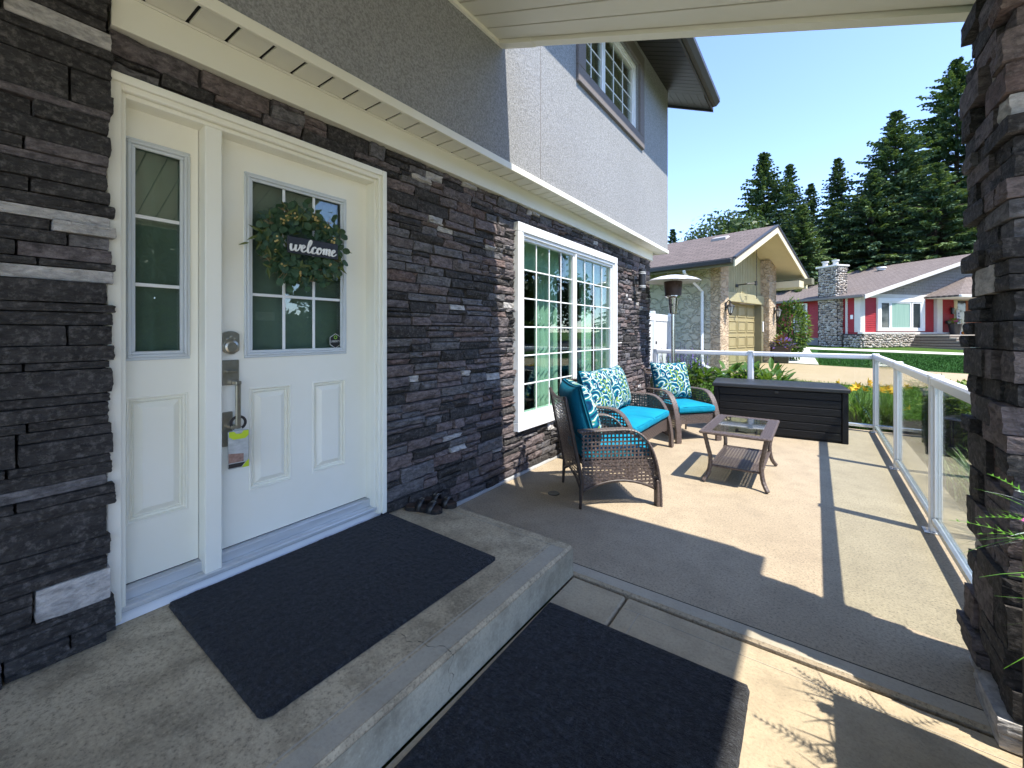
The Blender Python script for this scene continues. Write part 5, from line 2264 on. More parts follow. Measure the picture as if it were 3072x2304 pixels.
M['red'] = mat('red_siding', (.36, .02, .03), (.31, .016, .025), .6, 2)
M['red_sh'] = M['red']
M['taupe'] = mat('taupe_shingle_siding', (.30, .275, .235), (.26, .235, .20), .8, 6)
M['cobble_mortar'] = mat('cobble_mortar', (.045, .04, .035), (.07, .062, .055), .95, 20)
COB = [mat('river_stone', (.40, .34, .275), (.28, .235, .19), .7, 12), mat('river_stone_pale', (.50, .46, .40), (.38, .34, .29), .7, 12), mat('river_stone_dark', (.22, .20, .185), (.15, .135, .125), .7, 12)]
M['trim_grey'] = mat('pale_grey_trim', (.62, .60, .56), (.58, .56, .52), .6, 3)
M['foundation'] = mat('foundation', (.24, .24, .24), (.19, .19, .19), .9, 8)
M['step_wood'] = mat('aggregate_step', (.22, .18, .145), (.17, .14, .115), .9, 14)
M['step_edge'] = mat('pale_tread', (.58, .53, .46), (.5, .46, .40), .8, 8)
M['orange_door'] = mat('orange_wood_door', (.36, .11, .035), (.28, .08, .025), .45, 5, sc3=(1, 1, .2))
M['dark_glass'] = mat('dark_glass_panel', (.02, .03, .035), (.035, .045, .05), .08, 1.5)
M['green_blind'] = mat('green_curtain', (.22, .36, .30), (.28, .42, .36), .3, 3, sc3=(6, 6, .2))
b = MB()
b.box(.0, 18, .02, .2, .3, 3.55)
b.box(.02, .2, .2, 12, .9, 3.45)
b.box(.2, 18, 11.8, 12, .3, 3.45)
b.prism([(0, 3.55), (19, 3.55), (9.5, 6.2)], lambda p, q, t: (p, t, q), .02, .2)
b.build('wall', M['red'], rh)
for k in range(17):
    z0 = 1.36 + k * .125
    if z0 + .125 > 3.3:
        break
    for (x0, x1) in ((.32, 1.18), (4.96, 5.78), (6.27, 7.5)):
        lap = MB()
        lap.add([(x0, .019, z0), (x1, .019, z0), (x1, .019, z0 + .12), (x0, .019, z0 + .12), (x0, -.012, z0), (x1, -.012, z0), (x1, .012, z0 + .12), (x0, .012, z0 + .12)],
                [(4, 5, 6, 7), (0, 1, 5, 4)])
        lap.build('siding_board', M['red'], rh)
    lap = MB()
    lap.add([(.019, .05, z0), (.019, 8, z0), (.019, 8, z0 + .12), (.019, .05, z0 + .12), (-.012, .05, z0), (-.012, 8, z0), (.012, 8, z0 + .12), (.012, .05, z0 + .12)], [(4, 5, 6, 7), (0, 1, 5, 4)])
    lap.build('siding_board', M['red'], rh)
sh = MB()
for k in range(14):
    z0 = 3.56 + k * .19
    xa = (z0 - 3.45) / .284 + .1
    n = 0
    x = xa
    r_ = random.Random(k)
    while x < 10:
        w_ = r_.uniform(.14, .26)
        d_ = r_.uniform(.0, .012)
        sh.add([(x, .018, z0), (x + w_ - .012, .018, z0), (x + w_ - .012, .018, z0 + .185), (x, .018, z0 + .185), (x, -.014 - d_, z0), (x + w_ - .012, -.014 - d_, z0), (x + w_ - .012, .01, z0 + .185), (x, .01, z0 + .185)],
               [(4, 5, 6, 7), (0, 1, 5, 4), (1, 2, 6, 5), (3, 0, 4, 7)])
        x += w_
structure(sh.build('shingle_siding', M['taupe'], rh), 'stuff')
b = MB()
b.prism([(0, 3.5), (19, 3.5), (9.5, 6.15)], lambda p, q, t: (p, t, q), .0125, .0185)
b.build('gable_backing', mat('shingle_gap', (.10, .09, .08), None, .9, 5), rh)
bx('frieze_board', M['trim_grey'], rh, 0, 7.4, -.05, .015, 3.34, 3.56, .01)
bx('corner_board', M['trim_grey'], rh, -.06, .30, -.045, .3, 1.34, 3.338, .01)
bx('corner_board', M['trim_grey'], rh, -.055, .02, .7, .82, 1.0, 3.338, .01)
bx('column', M['trim_grey'], rh, 5.80, 6.24, -.18, .018, 1.2, 3.338, .01)


def rhz(x):
    return 3.42 + .284 * (x if x < 9.5 else 19 - x)


r2 = link('roof', None, rh)
for (xa, xb) in ((-.55, 9.5), (9.5, 19.5)):
    b = MB()
    b.prism([(xa, rhz(xa) + .10), (xb, rhz(xb) + .10), (xb, rhz(xb) + .2), (xa, rhz(xa) + .2)], lambda p, q, t: (p, t, q), -.62, 9)
    b.build('shingles', M['brown_shingle2'], r2)
    b = MB()
    b.prism([(xa, rhz(xa) - .06), (xb, rhz(xb) - .06), (xb, rhz(xb) + .165), (xa, rhz(xa) + .165)], lambda p, q, t: (p, t, q), -.66, -.622)
    b.build('barge_board', M['trim_grey'], r2)
    b = MB()
    b.prism([(xa, rhz(xa) + .02), (xb, rhz(xb) + .02), (xb, rhz(xb) + .098), (xa, rhz(xa) + .098)], lambda p, q, t: (p, t, q), -.6, 8.9)
    b.build('soffit', M['trim_grey'], r2)
b = MB()
z_ = rhz(-.55)
b.cbox(-.68, -.552, -.6, 9.0, z_ + .02, z_ + .17, .02)
b.build('gutter', mat('taupe_gutter', (.16, .14, .125), None, .5, 3), r2)
# rear hip wing
b = MB()
b.add([(-.55, 9.0, rhz(-.55) + .2), (-.55, 16, rhz(-.55) + .2), (3.5, 12.5, 4.9), (9.5, 9.0, rhz(9.5) + .2), (9.5, 12.5, 5.2)], [(0, 1, 2), (0, 2, 4, 3)])
b.build('hip_wing', M['brown_shingle2'], r2)
b = MB()
b.lathe([(0, .0), (.24, 0), (.24, .12), (.3, .14), (.26, .24), (0, .26)], 14, (7.4, 4.0, rhz(7.4) + .2))
b.build('roof_vent', M['trim_grey'], r2)

# bay window
bw = link('bay_window', None, rh)
b = MB()
b.cbox(1.2, 4.93, -.10, .016, 3.12, 3.335, .01)
b.cbox(1.2, 4.93, -.10, .016, 1.40, 1.52, .01)
b.cbox(1.2, 1.44, -.098, .016, 1.52, 3.12, .01)
b.cbox(4.68, 4.93, -.098, .016, 1.52, 3.12, .01)
b.build('casing', M['window_white'], bw)
for (x0, x1, m_) in ((1.52, 2.12, 'dark_glass'), (2.32, 3.76, 'green_blind'), (4.0, 4.6, 'dark_glass')):
    b = MB()
    f_ = .085
    b.cbox(x0 - f_, x1 + f_, -.07, .012, 1.521, 1.60, .006)
    b.cbox(x0 - f_, x1 + f_, -.07, .012, 3.04, 3.119, .006)
    b.cbox(x0 - f_, x0, -.0705, .012, 1.60, 3.04, .006)
    b.cbox(x1, x1 + f_, -.0705, .012, 1.60, 3.04, .006)
    b.build('frame', M['window_white'], bw)
    bx('pane', M[m_], bw, x0, x1, -.04, .01, 1.60, 3.04, .002)
sw = link('side_window', None, rh)
b = MB()
b.cbox(-.06, .012, 3.25, 4.25, 1.3, 1.42, .006)
b.cbox(-.06, .012, 3.25, 4.25, 3.1, 3.22, .006)
b.cbox(-.06, .012, 3.25, 3.36, 1.42, 3.1, .006)
b.cbox(-.06, .012, 4.14, 4.25, 1.42, 3.1, .006)
b.build('frame', M['window_white'], sw)
bx('pane', M['dark_glass'], sw, -.03, .01, 3.36, 4.14, 1.42, 3.1, .002)
bx('meter_box', M['rail_white'], rh, -.07, -.012, .38, .52, 2.1, 2.35, .01)
bx('foundation', M['foundation'], rh, .01, .2, 2.5, 12, .2, .98, .01)


def cob_mesh(seed, m_):
    r = random.Random(seed)
    off = Vector((r.uniform(0, 50), r.uniform(0, 50), 1))
    vs, fs = [], []
    n, mm = 8, 4
    for i in range(1, mm):
        a = math.pi / 2 * (1 - i / mm)
        for k in range(n):
            t = 2 * math.pi * k / n
            q = Vector((math.cos(t) * math.cos(a), math.sin(t) * math.cos(a), math.sin(a)))
            q *= 1 + .22 * noise.noise(off + q * 1.2)
            vs.append(q)
    for k in range(n):
        t = 2 * math.pi * k / n
        q = Vector((math.cos(t), math.sin(t), 0))
        q *= 1 + .22 * noise.noise(off + q * 1.2)
        vs.append(q)
    vs.append(Vector((0, 0, 1)))
    for i in range(mm - 1):
        for k in range(n):
            fs.append([i * n + k, (i + 1) * n + k, (i + 1) * n + (k + 1) % n, i * n + (k + 1) % n])
    top = len(vs) - 1
    for k in range(n):
        fs.append([top, k, (k + 1) % n])
    b = MB()
    b.add(vs, fs)
    return b.mesh('river_stone', [m_], True)


COBS = [cob_mesh(40 + i, COB[(0, 0, 1, 1, 2, 0)[i % 6]]) for i in range(12)]


def cobbles(parent, org, ux, n_, W, H, seed, lo=.085, hi=.15):
    """river stones packed on a face: org = lower corner, ux = horizontal axis, n_ = outward normal"""
    r = random.Random(seed)
    ux, n_ = Vector(ux), Vector(n_)
    z_ = lo
    while z_ < H - .02:
        h = r.uniform(lo * .95, hi * .75)
        x = r.uniform(-.02, .10)
        while x < W - .02:
            w_ = r.uniform(lo * .9, hi) * r.choice((.8, 1, 1, 1.3))
            w_ = min(w_, max(.05, (W - x)))
            p = Vector(org) + ux * (x + w_ / 2) + Vector((0, 0, z_ + r.uniform(-.04, .04)))
            rot = Matrix((ux, Vector((0, 0, 1)), n_)).transposed().to_4x4()
            o = link('river_stone', r.choice(COBS), parent)
            o.matrix_local = Matrix.Translation(p) @ rot @ Matrix.Rotation(r.uniform(-.5, .5), 4, 'Z') @ Matrix.Diagonal((w_ * .53, h * r.uniform(.5, .66), .07, 1))
            x += w_
        z_ += h * 1.0


ch = link('chimney', None, rh)
b = MB()
b.box(-.42, .35, 1.02, 2.2, .2, 5.26)
b.build('chimney_core', M['cobble_mortar'], ch)
cobbles(ch, (-.42, 2.2, .42), (0, -1, 0), (-1, 0, 0), 1.18, 4.86, 3, .12, .19)
cobbles(ch, (-.42, 1.02, .42), (1, 0, 0), (0, -1, 0), .77, 4.86, 4, .12, .19)
bx('chimney_cap', M['trim_grey'], ch, -.52, .45, .92, 2.3, 5.262, 5.37, .02)
for y in (1.35, 2.0):
    b = MB()
    b.lathe([(.14, 5.371), (.14, 5.62), (.19, 5.63), (.19, 5.70), (0, 5.72)], 12, (-.1, y, 0))
    b.build('flue', M['trim_grey'], ch)
sb_ = link('stone_base', None, rh)
b = MB()
b.box(0, 7.0, -.2, .015, .2, 1.235)
b.box(-.15, .015, -.2, .9, .2, 1.235)
b.build('base_core', M['cobble_mortar'], sb_)
cobbles(sb_, (-.15, -.2, .40), (1, 0, 0), (0, -1, 0), 4.4, .82, 5, .12, .2)
cobbles(sb_, (-.15, .9, .40), (0, -1, 0), (-1, 0, 0), 1.1, .82, 6, .12, .2)
bx('ledge', M['trim_grey'], sb_, -.2, 7.0, -.26, .01, 1.237, 1.335, .01)

# entry: steps, door, porch roof, railing
en = link('entry', None, rh)
for k in range(5):
    zt = .56 + k * .155
    b = MB()
    b.cbox(3.4 + k * .12, 12.0, -3.3 + k * .36, -.21 if k < 4 else .015, .3 if k == 0 else zt - .1548, zt - .035, .008)
    b.build('stair_riser', M['step_wood'], en)
    bx('stair_tread', M['step_edge'], en, 3.38 + k * .12, 12.0, -3.33 + k * .36, -3.0 + k * .36 if k < 4 else .014, zt - .0348, zt, .008)
bx('door_trim', M['cream'], en, 7.5, 7.78, -.03, .018, 1.185, 3.30, .008)
bx('door_trim', M['cream'], en, 7.5, 10.2, -.035, .018, 3.301, 3.52, .008)
bx('sidelight', M['dark_glass'], en, 7.79, 8.5, -.01, .018, 1.185, 3.29, .004)
bx('entry_door', M['orange_door'], en, 8.56, 9.75, -.02, .018, 1.185, 3.29, .006)
for (x0, x1, z0, z1) in ((8.7, 9.1, 1.4, 2.1), (9.2, 9.6, 1.4, 2.1), (8.7, 9.1, 2.25, 3.1), (9.2, 9.6, 2.25, 3.1)):
    bx('door_panel', M['orange_door'], en, x0, x1, -.045, -.0205, z0, z1, .012)
bx('door_handle', M['black_metal'], en, 8.6, 8.66, -.08, -.0205, 2.0, 2.5, .01)
bx('wall_lantern', M['black_metal'], en, 7.15, 7.33, -.14, -.03, 2.45, 2.85, .02)
bx('mailbox', M['black_metal'], en, 6.7, 7.25, -.16, -.03, 1.85, 2.05, .02)
b = MB()
A, B_, C_, D_ = Vector((4.9, -1.7, 3.36)), Vector((14, -1.7, 3.36)), Vector((8.6, .0, 4.75)), Vector((14, 0, 4.75))
E_ = Vector((4.9, 0.0, 3.36))
up = Vector((0, 0, .09))
b.add([A, B_, D_, C_, E_, A + up, B_ + up, D_ + up, C_ + up, E_ + up], [(5, 6, 7, 8), (9, 5, 8), (0, 1, 6, 5), (4, 0, 5, 9), (0, 4, 3), (0, 3, 2, 1)])
b.build('porch_roof', M['brown_shingle2'], en)
bx('porch_gutter', M['trim_grey'], en, 4.86, 14, -1.83, -1.702, 3.30, 3.46, .02)
bx('porch_soffit', M['trim_grey'], en, 4.95, 14, -1.69, -.19, 3.335, 3.358, .004)
b = MB()
b.tube([(7.2, -3.1, 1.40), (9.3, -1.9, 2.10), (10.6, -1.9, 2.12)], .055, 6)
for k in range(16):
    t = k / 15
    x, y = 7.2 + 3.3 * t, -3.1 + 1.2 * min(1, t * 1.6)
    zt = 1.40 + .70 * min(1, t * 1.6)
    b.tube([(x, y, zt - 1.0 if k else .4), (x, y, zt)], .022 if k else .045, 5)
b.build('stair_railing', M['cream'], en)
pt = thing('planter_pot', 'tall dark pot with green and pink flowers by the red house door', 'pot', on_rh(6.7, -.5, 1.181), RZ)
b = MB()
b.lathe([(0, 0), (.2, 0), (.31, .62), (.34, .66), (.3, .66), (0, .62)], 14)
b.build('pot', M['black_metal'], pt)
b = MB()
q = random.Random(4)
for k in range(120):
    a, e_ = q.uniform(0, 6.28), q.uniform(.1, 1.4)
    d = Vector((math.cos(a) * math.cos(e_), math.sin(a) * math.cos(e_), math.sin(e_)))
    leaf(b, Vector((0, 0, .6)) + d * q.uniform(.12, .34), d, Vector((0, 0, 1)), .14, .08, 0 if q.random() < .85 else 1)
b.build('flowers', [M['bush_bright'], M['pink']], pt)
sg = thing('welcome_sign', 'tall pale sign board leaning beside the red house door', 'sign', on_rh(7.42, -.32, 1.181), RZ)
b = MB()
b.xf = Matrix.Rotation(R(-8), 4, 'X') @ Matrix.Rotation(R(9), 4, 'Y')
b.cbox(-.14, .14, -.02, .02, 0.02, 1.55, .006)
b.build('board', mat('sign_board', (.62, .66, .70), (.5, .55, .6), .6, 4), sg)
b = MB()
b.xf = Matrix.Rotation(R(-8), 4, 'X') @ Matrix.Rotation(R(9), 4, 'Y')
for k in range(7):
    b.box(-.07, .07, -.024, -.0205, .2 + k * .18, .2 + k * .18 + .10)
b.build('lettering', mat('sign_blue', (.12, .15, .25), None, .6, 4), sg)
pk = MB()
pk.lathe([(.0, .0), (.12, .02), (.17, .10), (.14, .19), (.04, .21), (.02, .27), (0, .28)], 12)
tag(pk.build('pumpkin', mat('orange_gourd', (.5, .17, .03), None, .6, 6), None, on_rh(7.1, -.75, 1.181), 0, True), 'small orange pumpkin on the red house porch', 'pumpkin')
# ------------------------------------------------------------------ trees
def spruce(name, label, loc, H, Rb, seed, dens=1.0, light=.25, group='spruce trees behind the red house', z0f=.06):
    r = random.Random(seed)
    t = thing(name, label, 'tree', (loc[0], loc[1], ground_z(*loc)), 0, group)
    b = MB()
    b.tube([(0, 0, -.3), (.03, 0, H * .3), (-.03, .03, H * .6), (0, 0, H * .97)], [H * .016, H * .012, H * .007, .02], 7)
    b.build('trunk', M['bark'], t)
    c = MB()
    nb = int(H * 24 * dens)
    bend = r.uniform(0, 6.28)
    for i in range(nb):
        f = (i + r.random()) / nb
        f = f ** .85
        z = H * (z0f + (1 - z0f) * f)
        wh = .62 * (1 - .5 * f)
        z = min(H * .985, round(z / wh) * wh + r.gauss(0, .07))
        f = max(0.0, (z / H - z0f) / (1 - z0f))
        lob = 1 + .22 * math.sin(z * 1.7 + bend) * r.random() + .25 * noise.noise(Vector((seed, z * .35, i * 2.4)))
        L = (Rb * (1 - f) ** .84 * r.uniform(.55, 1.15) * lob + .14)
        a = i * 2.39996 + r.uniform(-.5, .5)
        el = -.22 + .75 * f ** 2.2 + r.uniform(-.15, .15)
        d = Vector((math.cos(a) * math.cos(el), math.sin(a) * math.cos(el), math.sin(el)))
        side = Vector((-math.sin(a), math.cos(a), 0))
        n = max(3, int(L / .25))
        mi = 1 if r.random() < light else 0
        c.tube([(0, 0, z), Vector((0, 0, z)) + d * L * .8], [.03, .008], 3, 2, False)
        for k in range(n):
            s = (k + .6) / n
            if s < .22 and L > 1.5:
                continue
            p = Vector((0, 0, z)) + d * (L * s) + Vector((0, 0, -.10 * L * s * s + .16 * L * max(0, s - .6) ** 1.2))
            w = (.20 + .34 * (1 - s)) * min(1.25, .35 + L * .22)
            for sg in (-1, 1, 0):
                q = (d * r.uniform(.5, .9) + side * sg * r.uniform(.6, 1.0) + Vector((0, 0, r.uniform(-.45, .12)))).normalized()
                ll = w * r.uniform(.8, 1.5) * (1.1 if sg == 0 else 1)
                nn = q.cross(Vector((0, 0, 1)))
                nn = nn.normalized() if nn.length > .01 else side
                tw = r.uniform(-.7, .7)
                nn = (nn * math.cos(tw) + q.cross(nn) * math.sin(tw)) * (.11 + .08 * w)
                e = p + q * ll
                mdl = p + q * ll * .45
                c.add([p - nn * .4, mdl - nn, e, mdl + nn, p + nn * .4], [(0, 1, 2, 3, 4)], mi)
                if r.random() < .75:
                    h = p + q * ll * .5
                    c.add([h - q * .10, h + q * .12, h + Vector((r.uniform(-.05, .05), r.uniform(-.05, .05), -ll * r.uniform(.35, .7)))], [(0, 1, 2)], mi)
    c.build('crown', [M['spruce'], M['spruce_light'], M['bark']], t)
    return t


spruce('spruce_tree', 'tallest dark spruce, at the right beside the stone pillar', (12.6, 54.5), 25.6, 10.5, 1, 1.25, .35)
spruce('spruce_tree', 'broad spruce left of the tallest one, behind the red house roof', (7.8, 48.6), 19.8, 8.0, 2, 1.3, .4)
spruce('spruce_tree', 'narrow pointed spruce standing alone above the stone chimney', (3.9, 50.6), 17.4, 4.4, 3, 1.2, .1)
spruce('spruce_tree', 'small slim spruce between two taller ones above the garage gable', (1.8, 54.1), 16.4, 3.8, 4, 1.1, .15)
spruce('spruce_tree', 'slim spruce just left of the garage gable peak line', (.1, 50.3), 17.6, 4.4, 5, 1.2, .15)
spruce('spruce_tree', 'wide spruce directly behind the garage roof peak', (-1.4, 41.9), 16.2, 6.0, 6, 1.3, .35)
spruce('spruce_tree', 'low spruce filling behind the red house chimney', (3.4, 45.5), 11.5, 5.0, 7, 1.5, .45)
spruce('spruce_tree', 'short light green spruce right of the garage gable', (1.3, 39.6), 10.6, 3.8, 8, 1.7, .75)
spruce('spruce_tree', 'dark spruce behind the middle of the red house roof', (6.0, 45.0), 14.0, 5.6, 9, 1.4, .3)
spruce('spruce_tree', 'dark spruce deep behind the two tallest trees', (10.6, 60.0), 19.0, 8.0, 10, 1.1, .1)
spruce('spruce_tree', 'spruce partly hidden by the stone pillar at right', (13.4, 47.5), 15.5, 6.0, 11, 1.3, .45)
spruce('spruce_tree', 'spruce low behind the ridge of the red house', (9.6, 44.5), 13.5, 6.0, 12, 1.3, .5)
spruce('spruce_tree', 'tip of a spruce showing just past the stucco corner', (-10.4, 47.2), 12.0, 2.2, 13, 1.0, .1)


def broadleaf(name, label, loc, H, Rx, Rz_, seed, n=5200, leafs=.16, mat_='deciduous', group=None, trunk=True):
    r = random.Random(seed)
    t = thing(name, label, 'tree', (loc[0], loc[1], ground_z(*loc)), 0, group)
    b = MB()
    zc = H - Rz_
    b.tube([(0, 0, -.2), (.05, 0, zc * .5), (0, .05, zc)], [H * .03, H * .024, H * .016], 7)
    blobs = []
    for k in range(26):
        d = Vector((r.gauss(0, 1), r.gauss(0, 1), r.gauss(0, 1))).normalized()
        q = Vector((d.x * Rx * .72, d.y * Rx * .72, zc + d.z * Rz_ * .72)) * 1
        blobs.append((q, r.uniform(.28, .46) * Rx))
        b.tube([(0, 0, zc * r.uniform(.55, .9)), q * .55 + Vector((0, 0, zc * .4)), q], [H * .010, H * .006, .01], 4)
    b.build('trunk', M['bark'], t)
    c = MB()
    for k in range(n):
        q, rad = r.choice(blobs)
        d = Vector((r.gauss(0, 1), r.gauss(0, 1), r.gauss(0, 1))).normalized()
        p = q + d * rad * r.uniform(.45, 1.05)
        o = (d + Vector((r.gauss(0, .6), r.gauss(0, .6), r.gauss(0, .6)))).normalized()
        u = o.orthogonal().normalized()
        v = o.cross(u)
        a = r.uniform(0, 6.28)
        u, v = u * math.cos(a) + v * math.sin(a), v * math.cos(a) - u * math.sin(a)
        s = leafs * r.uniform(.7, 1.4)
        c.add([p - u * s, p - v * s * .5, p + u * s, p + v * s * .5], [(0, 1, 2, 3)])
    c.build('crown', [M[mat_]], t)
    return t


broadleaf('leafy_tree', 'round leafy tree above the left part of the garage roof', (-3.6, 36.5), 9.8, 3.4, 2.6, 21)
broadleaf('leafy_tree', 'low leafy tree at the left end of the garage roof', (-6.4, 38.0), 8.4, 3.0, 2.2, 22)
# across the street (seen in the door and window glass)
for i, (lb, x, y, h, w_) in enumerate((('leafy tree across the street, opposite the sidelight', 22, 3.5, 9, 4.4), ('leafy tree across the street, opposite the front door', 23, 10, 10, 4.8),
                                       ('leafy tree across the street, beyond the door reflection', 22, 17, 9.5, 4.6), ('leafy tree across the street, far along towards the lawn', 24, 27, 11, 5.2),
                                       ('leafy tree across the street at the far corner', 21, 38, 11, 5.2))):
    broadleaf('leafy_tree', lb, (x, y), h, w_, h * .47, 23 + i, 5200, .30)
hd = thing('hedge', 'unseen hedge added across the street to hide the bright horizon', 'hedge', (20.2, 12, ground_z(20.2, 12)))  # added to block the bright horizon in the door glass reflection
b = MB()
r = random.Random(77)
for k in range(9000):
    p = Vector((r.uniform(-.7, .7), r.uniform(-16, 24), 0))
    f_ = r.random()
    p.z = r.uniform(0, 2.3)
    if f_ < .5:
        p.x = -.75 + r.uniform(-.12, .1)
    elif f_ < .75:
        p.z = 2.3 + r.uniform(-.12, .12)
    d = Vector((r.gauss(0, 1), r.gauss(0, 1), r.gauss(0, 1))).normalized()
    leaf(b, p, d, Vector((r.gauss(0, 1), r.gauss(0, 1), 1)), .34, .2, 0, False)
b.build('foliage', M['bush'], hd)
b = MB()
b.box(-.6, .6, -15.9, 23.9, -.2, 2.2)
b.build('hedge_core', M['spruce'], hd)
structure(sheet('road', [(12.5, -60), (19.5, -60), (19.5, 60), (12.5, 60)], mat('asphalt', (.05, .05, .052), (.065, .065, .066), .9, 20), .03))


# ------------------------------------------------------------------ garden plants
def plant(name, label, cat, loc, group=None, rz=0.0):
    return thing(name, label, cat, (loc[0], loc[1], ground_z(*loc) + .014), rz, group)


def blades(b, r, n, h, spread, w, base=.06, mi=0, droop=.9):
    for k in range(n):
        a = r.uniform(0, 6.28)
        L = h * r.uniform(.65, 1.15)
        p0 = Vector((r.gauss(0, base), r.gauss(0, base), 0))
        out = spread * r.uniform(.2, 1.0)
        d = Vector((math.cos(a), math.sin(a), 0))
        s = Vector((-d.y, d.x, 0))
        pts = []
        for i in range(6):
            t = i / 5
            pts.append(p0 + d * (out * t ** 1.4) + Vector((0, 0, L * (t * 1.25 - droop * .55 * t ** 2.4 * out / max(.01, spread)))))
        b.ribbon(pts, lambda i: s * (w * (1 - (i / 5.2) ** 2) + .0008), mi)


def daylily(label, loc, seed, n=70, h=.42, nf=6):
    r = random.Random(seed)
    t = plant('daylily', label, 'plant', loc, 'yellow daylilies by the railing')
    b = MB()
    blades(b, r, n * 2, h, .36, .0075)
    b.build('leaves', [M['lily']], t)
    f = MB()
    for k in range(nf):
        a = r.uniform(0, 6.28)
        top = Vector((math.cos(a) * r.uniform(.03, .28), math.sin(a) * r.uniform(.03, .28), h * r.uniform(1.05, 1.45)))
        f.tube([(0, 0, .05), top * .5 + Vector((0, 0, .1)), top], .003, 4, 1)
        dirn = Vector((math.cos(a), math.sin(a), .8)).normalized()
        for q in range(6):
            u = dirn.orthogonal().normalized()
            v = dirn.cross(u)
            g = q * 1.047
            dd = dirn * .8 + (u * math.cos(g) + v * math.sin(g)) * .75
            leaf(f, top, dd, dirn, .085, .04, 0, False)
    f.build('flowers', [M['yellow'], M['lily']], t)
    return t


daylily('yellow daylily clump seen right of the deck box', (2.72, 7.85), 1, 90, .46, 10)
daylily('yellow daylily clump behind the outer corner post', (3.02, 7.98), 2, 90, .46, 11)
daylily('yellow daylily clump between corner post and next post', (3.35, 8.02), 3, 80, .44, 6)
daylily('pale daylily clump low beside the patio edge', (3.42, 7.45), 4, 60, .36, 3)

for i, (lb, x, y) in enumerate((('leafy green hosta behind the left end of deck box', .28, 8.1), ('leafy green hosta left of the middle railing post', .62, 8.1), ('leafy green hosta right behind the middle railing post', .98, 8.15), ('leafy green hosta right of the middle railing post', 1.32, 8.1), ('small hosta at the right end of the row', 1.62, 8.2))):
    r = random.Random(60 + i)
    t = plant('hosta', lb, 'plant', (x, y), 'hostas behind the deck box')
    b = MB()
    for k in range(110):
        a, e_ = r.uniform(0, 6.28), r.uniform(.25, 1.35)
        d = Vector((math.cos(a) * math.cos(e_), math.sin(a) * math.cos(e_), math.sin(e_)))
        p = d * r.uniform(.2, .42)
        p.z = max(.1, p.z * 1.0 + .32)
        dd = Vector((d.x, d.y, d.z * .3 + r.uniform(-.3, .5)))
        leaf(b, p, dd, Vector((0, 0, 1)), r.uniform(.15, .24), r.uniform(.06, .085), 0)
    for k in range(12):
        a = r.uniform(0, 6.28)
        b.tube([(0, 0, 0), (math.cos(a) * .2, math.sin(a) * .2, .4)], .005, 4)
    b.build('leaves', [M['bush']], t)


def salvia(label, loc, seed, hgt=.75):
    r = random.Random(seed)
    t = plant('salvia', label, 'plant', loc, 'purple salvia by the railing')
    b = MB()
    for k in range(420):
        a, rad = r.uniform(0, 6.28), .34 * math.sqrt(r.random())
        z_ = r.uniform(.03, hgt * .66)
        p = Vector((math.cos(a) * rad, math.sin(a) * rad, z_))
        leaf(b, p, Vector((math.cos(a + r.uniform(-1, 1)), math.sin(a), r.uniform(.2, 1.2))), Vector((0, 0, 1)), r.uniform(.06, .11), .026, 0 if r.random() < .7 else 1, False)
    b.build('leaves', [M['bush'], M['bush_bright']], t)
    f = MB()
    for k in range(26):
        a, rad = r.uniform(0, 6.28), .32 * math.sqrt(r.random())
        x, y = math.cos(a) * rad, math.sin(a) * rad
        h = hgt * r.uniform(.85, 1.15)
        f.tube([(x * .6, y * .6, .1), (x, y, h)], .004, 4, 1)
        for q in range(26):
            z_ = h - .20 + .22 * q / 26
            g = r.uniform(0, 6.28)
            w = .030 * (1 - q / 30)
            f.add([(x, y, z_), (x + math.cos(g) * w, y + math.sin(g) * w, z_ + .012), (x + math.cos(g + .7) * w, y + math.sin(g + .7) * w, z_ + .02)], [(0, 1, 2)])
    f.build('flower_spikes', [M['purple'], M['bush']], t)


salvia('purple salvia clump behind the far wicker armchair', (.12, 8.05), 71, .98)
salvia('purple salvia clump left of the hostas', (.40, 7.85), 72, .92)
salvia('purple salvia clump half behind the patio heater pole', (-.25, 8.0), 73, .72)


def shrub(name, label, loc, w, h, seed, n, ls, mats, group=None, z0=0.02, cat='shrub', flower=None):
    r = random.Random(seed)
    t = plant(name, label, cat, loc, group)
    b = MB()
    for k in range(9):
        a = r.uniform(0, 6.28)
        b.tube([(0, 0, -.02), (math.cos(a) * w * .3, math.sin(a) * w * .3, h * .45), (math.cos(a) * w * .7, math.sin(a) * w * .7, h * .8)], [.014, .01, .005], 5)
    b.build('stems', M['bark'], t)
    c = MB()
    for k in range(n):
        d = Vector((r.gauss(0, 1), r.gauss(0, 1), r.gauss(0, 1))).normalized()
        rad = r.uniform(.5, 1.0) ** .6 * (1 + .22 * noise.noise(Vector((seed, 0, 0)) + d * 2.2))
        p = Vector((d.x * w * rad, d.y * w * rad, h * .52 + d.z * h * .48 * rad))
        if p.z < z0:
            p.z = z0 + r.uniform(0, .05)
        dd = (d + Vector((r.gauss(0, .5), r.gauss(0, .5), r.gauss(0, .5) - .1))).normalized()
        leaf(c, p, dd, Vector((r.gauss(0, .4), r.gauss(0, .4), 1)), ls * r.uniform(.7, 1.3), ls * .45, r.choices(range(len(mats)), [3, 1, 1][:len(mats)])[0], False)
    c.build('leaves', [M[m_] for m_ in mats], t)
    if flower:
        f = MB()
        for k in range(flower[1]):
            d = Vector((r.gauss(0, 1), r.gauss(0, 1), abs(r.gauss(0, 1)))).normalized()
            p = Vector((d.x * w * 1.02, d.y * w * 1.02, h * .52 + d.z * h * .55))
            for q in range(5):
                g = q * 1.257
                leaf(f, p, Vector((math.cos(g), math.sin(g), .5)), Vector((0, 0, 1)), .03, .02, 0)
        f.build('flowers', [M[flower[0]]], t)
    return t


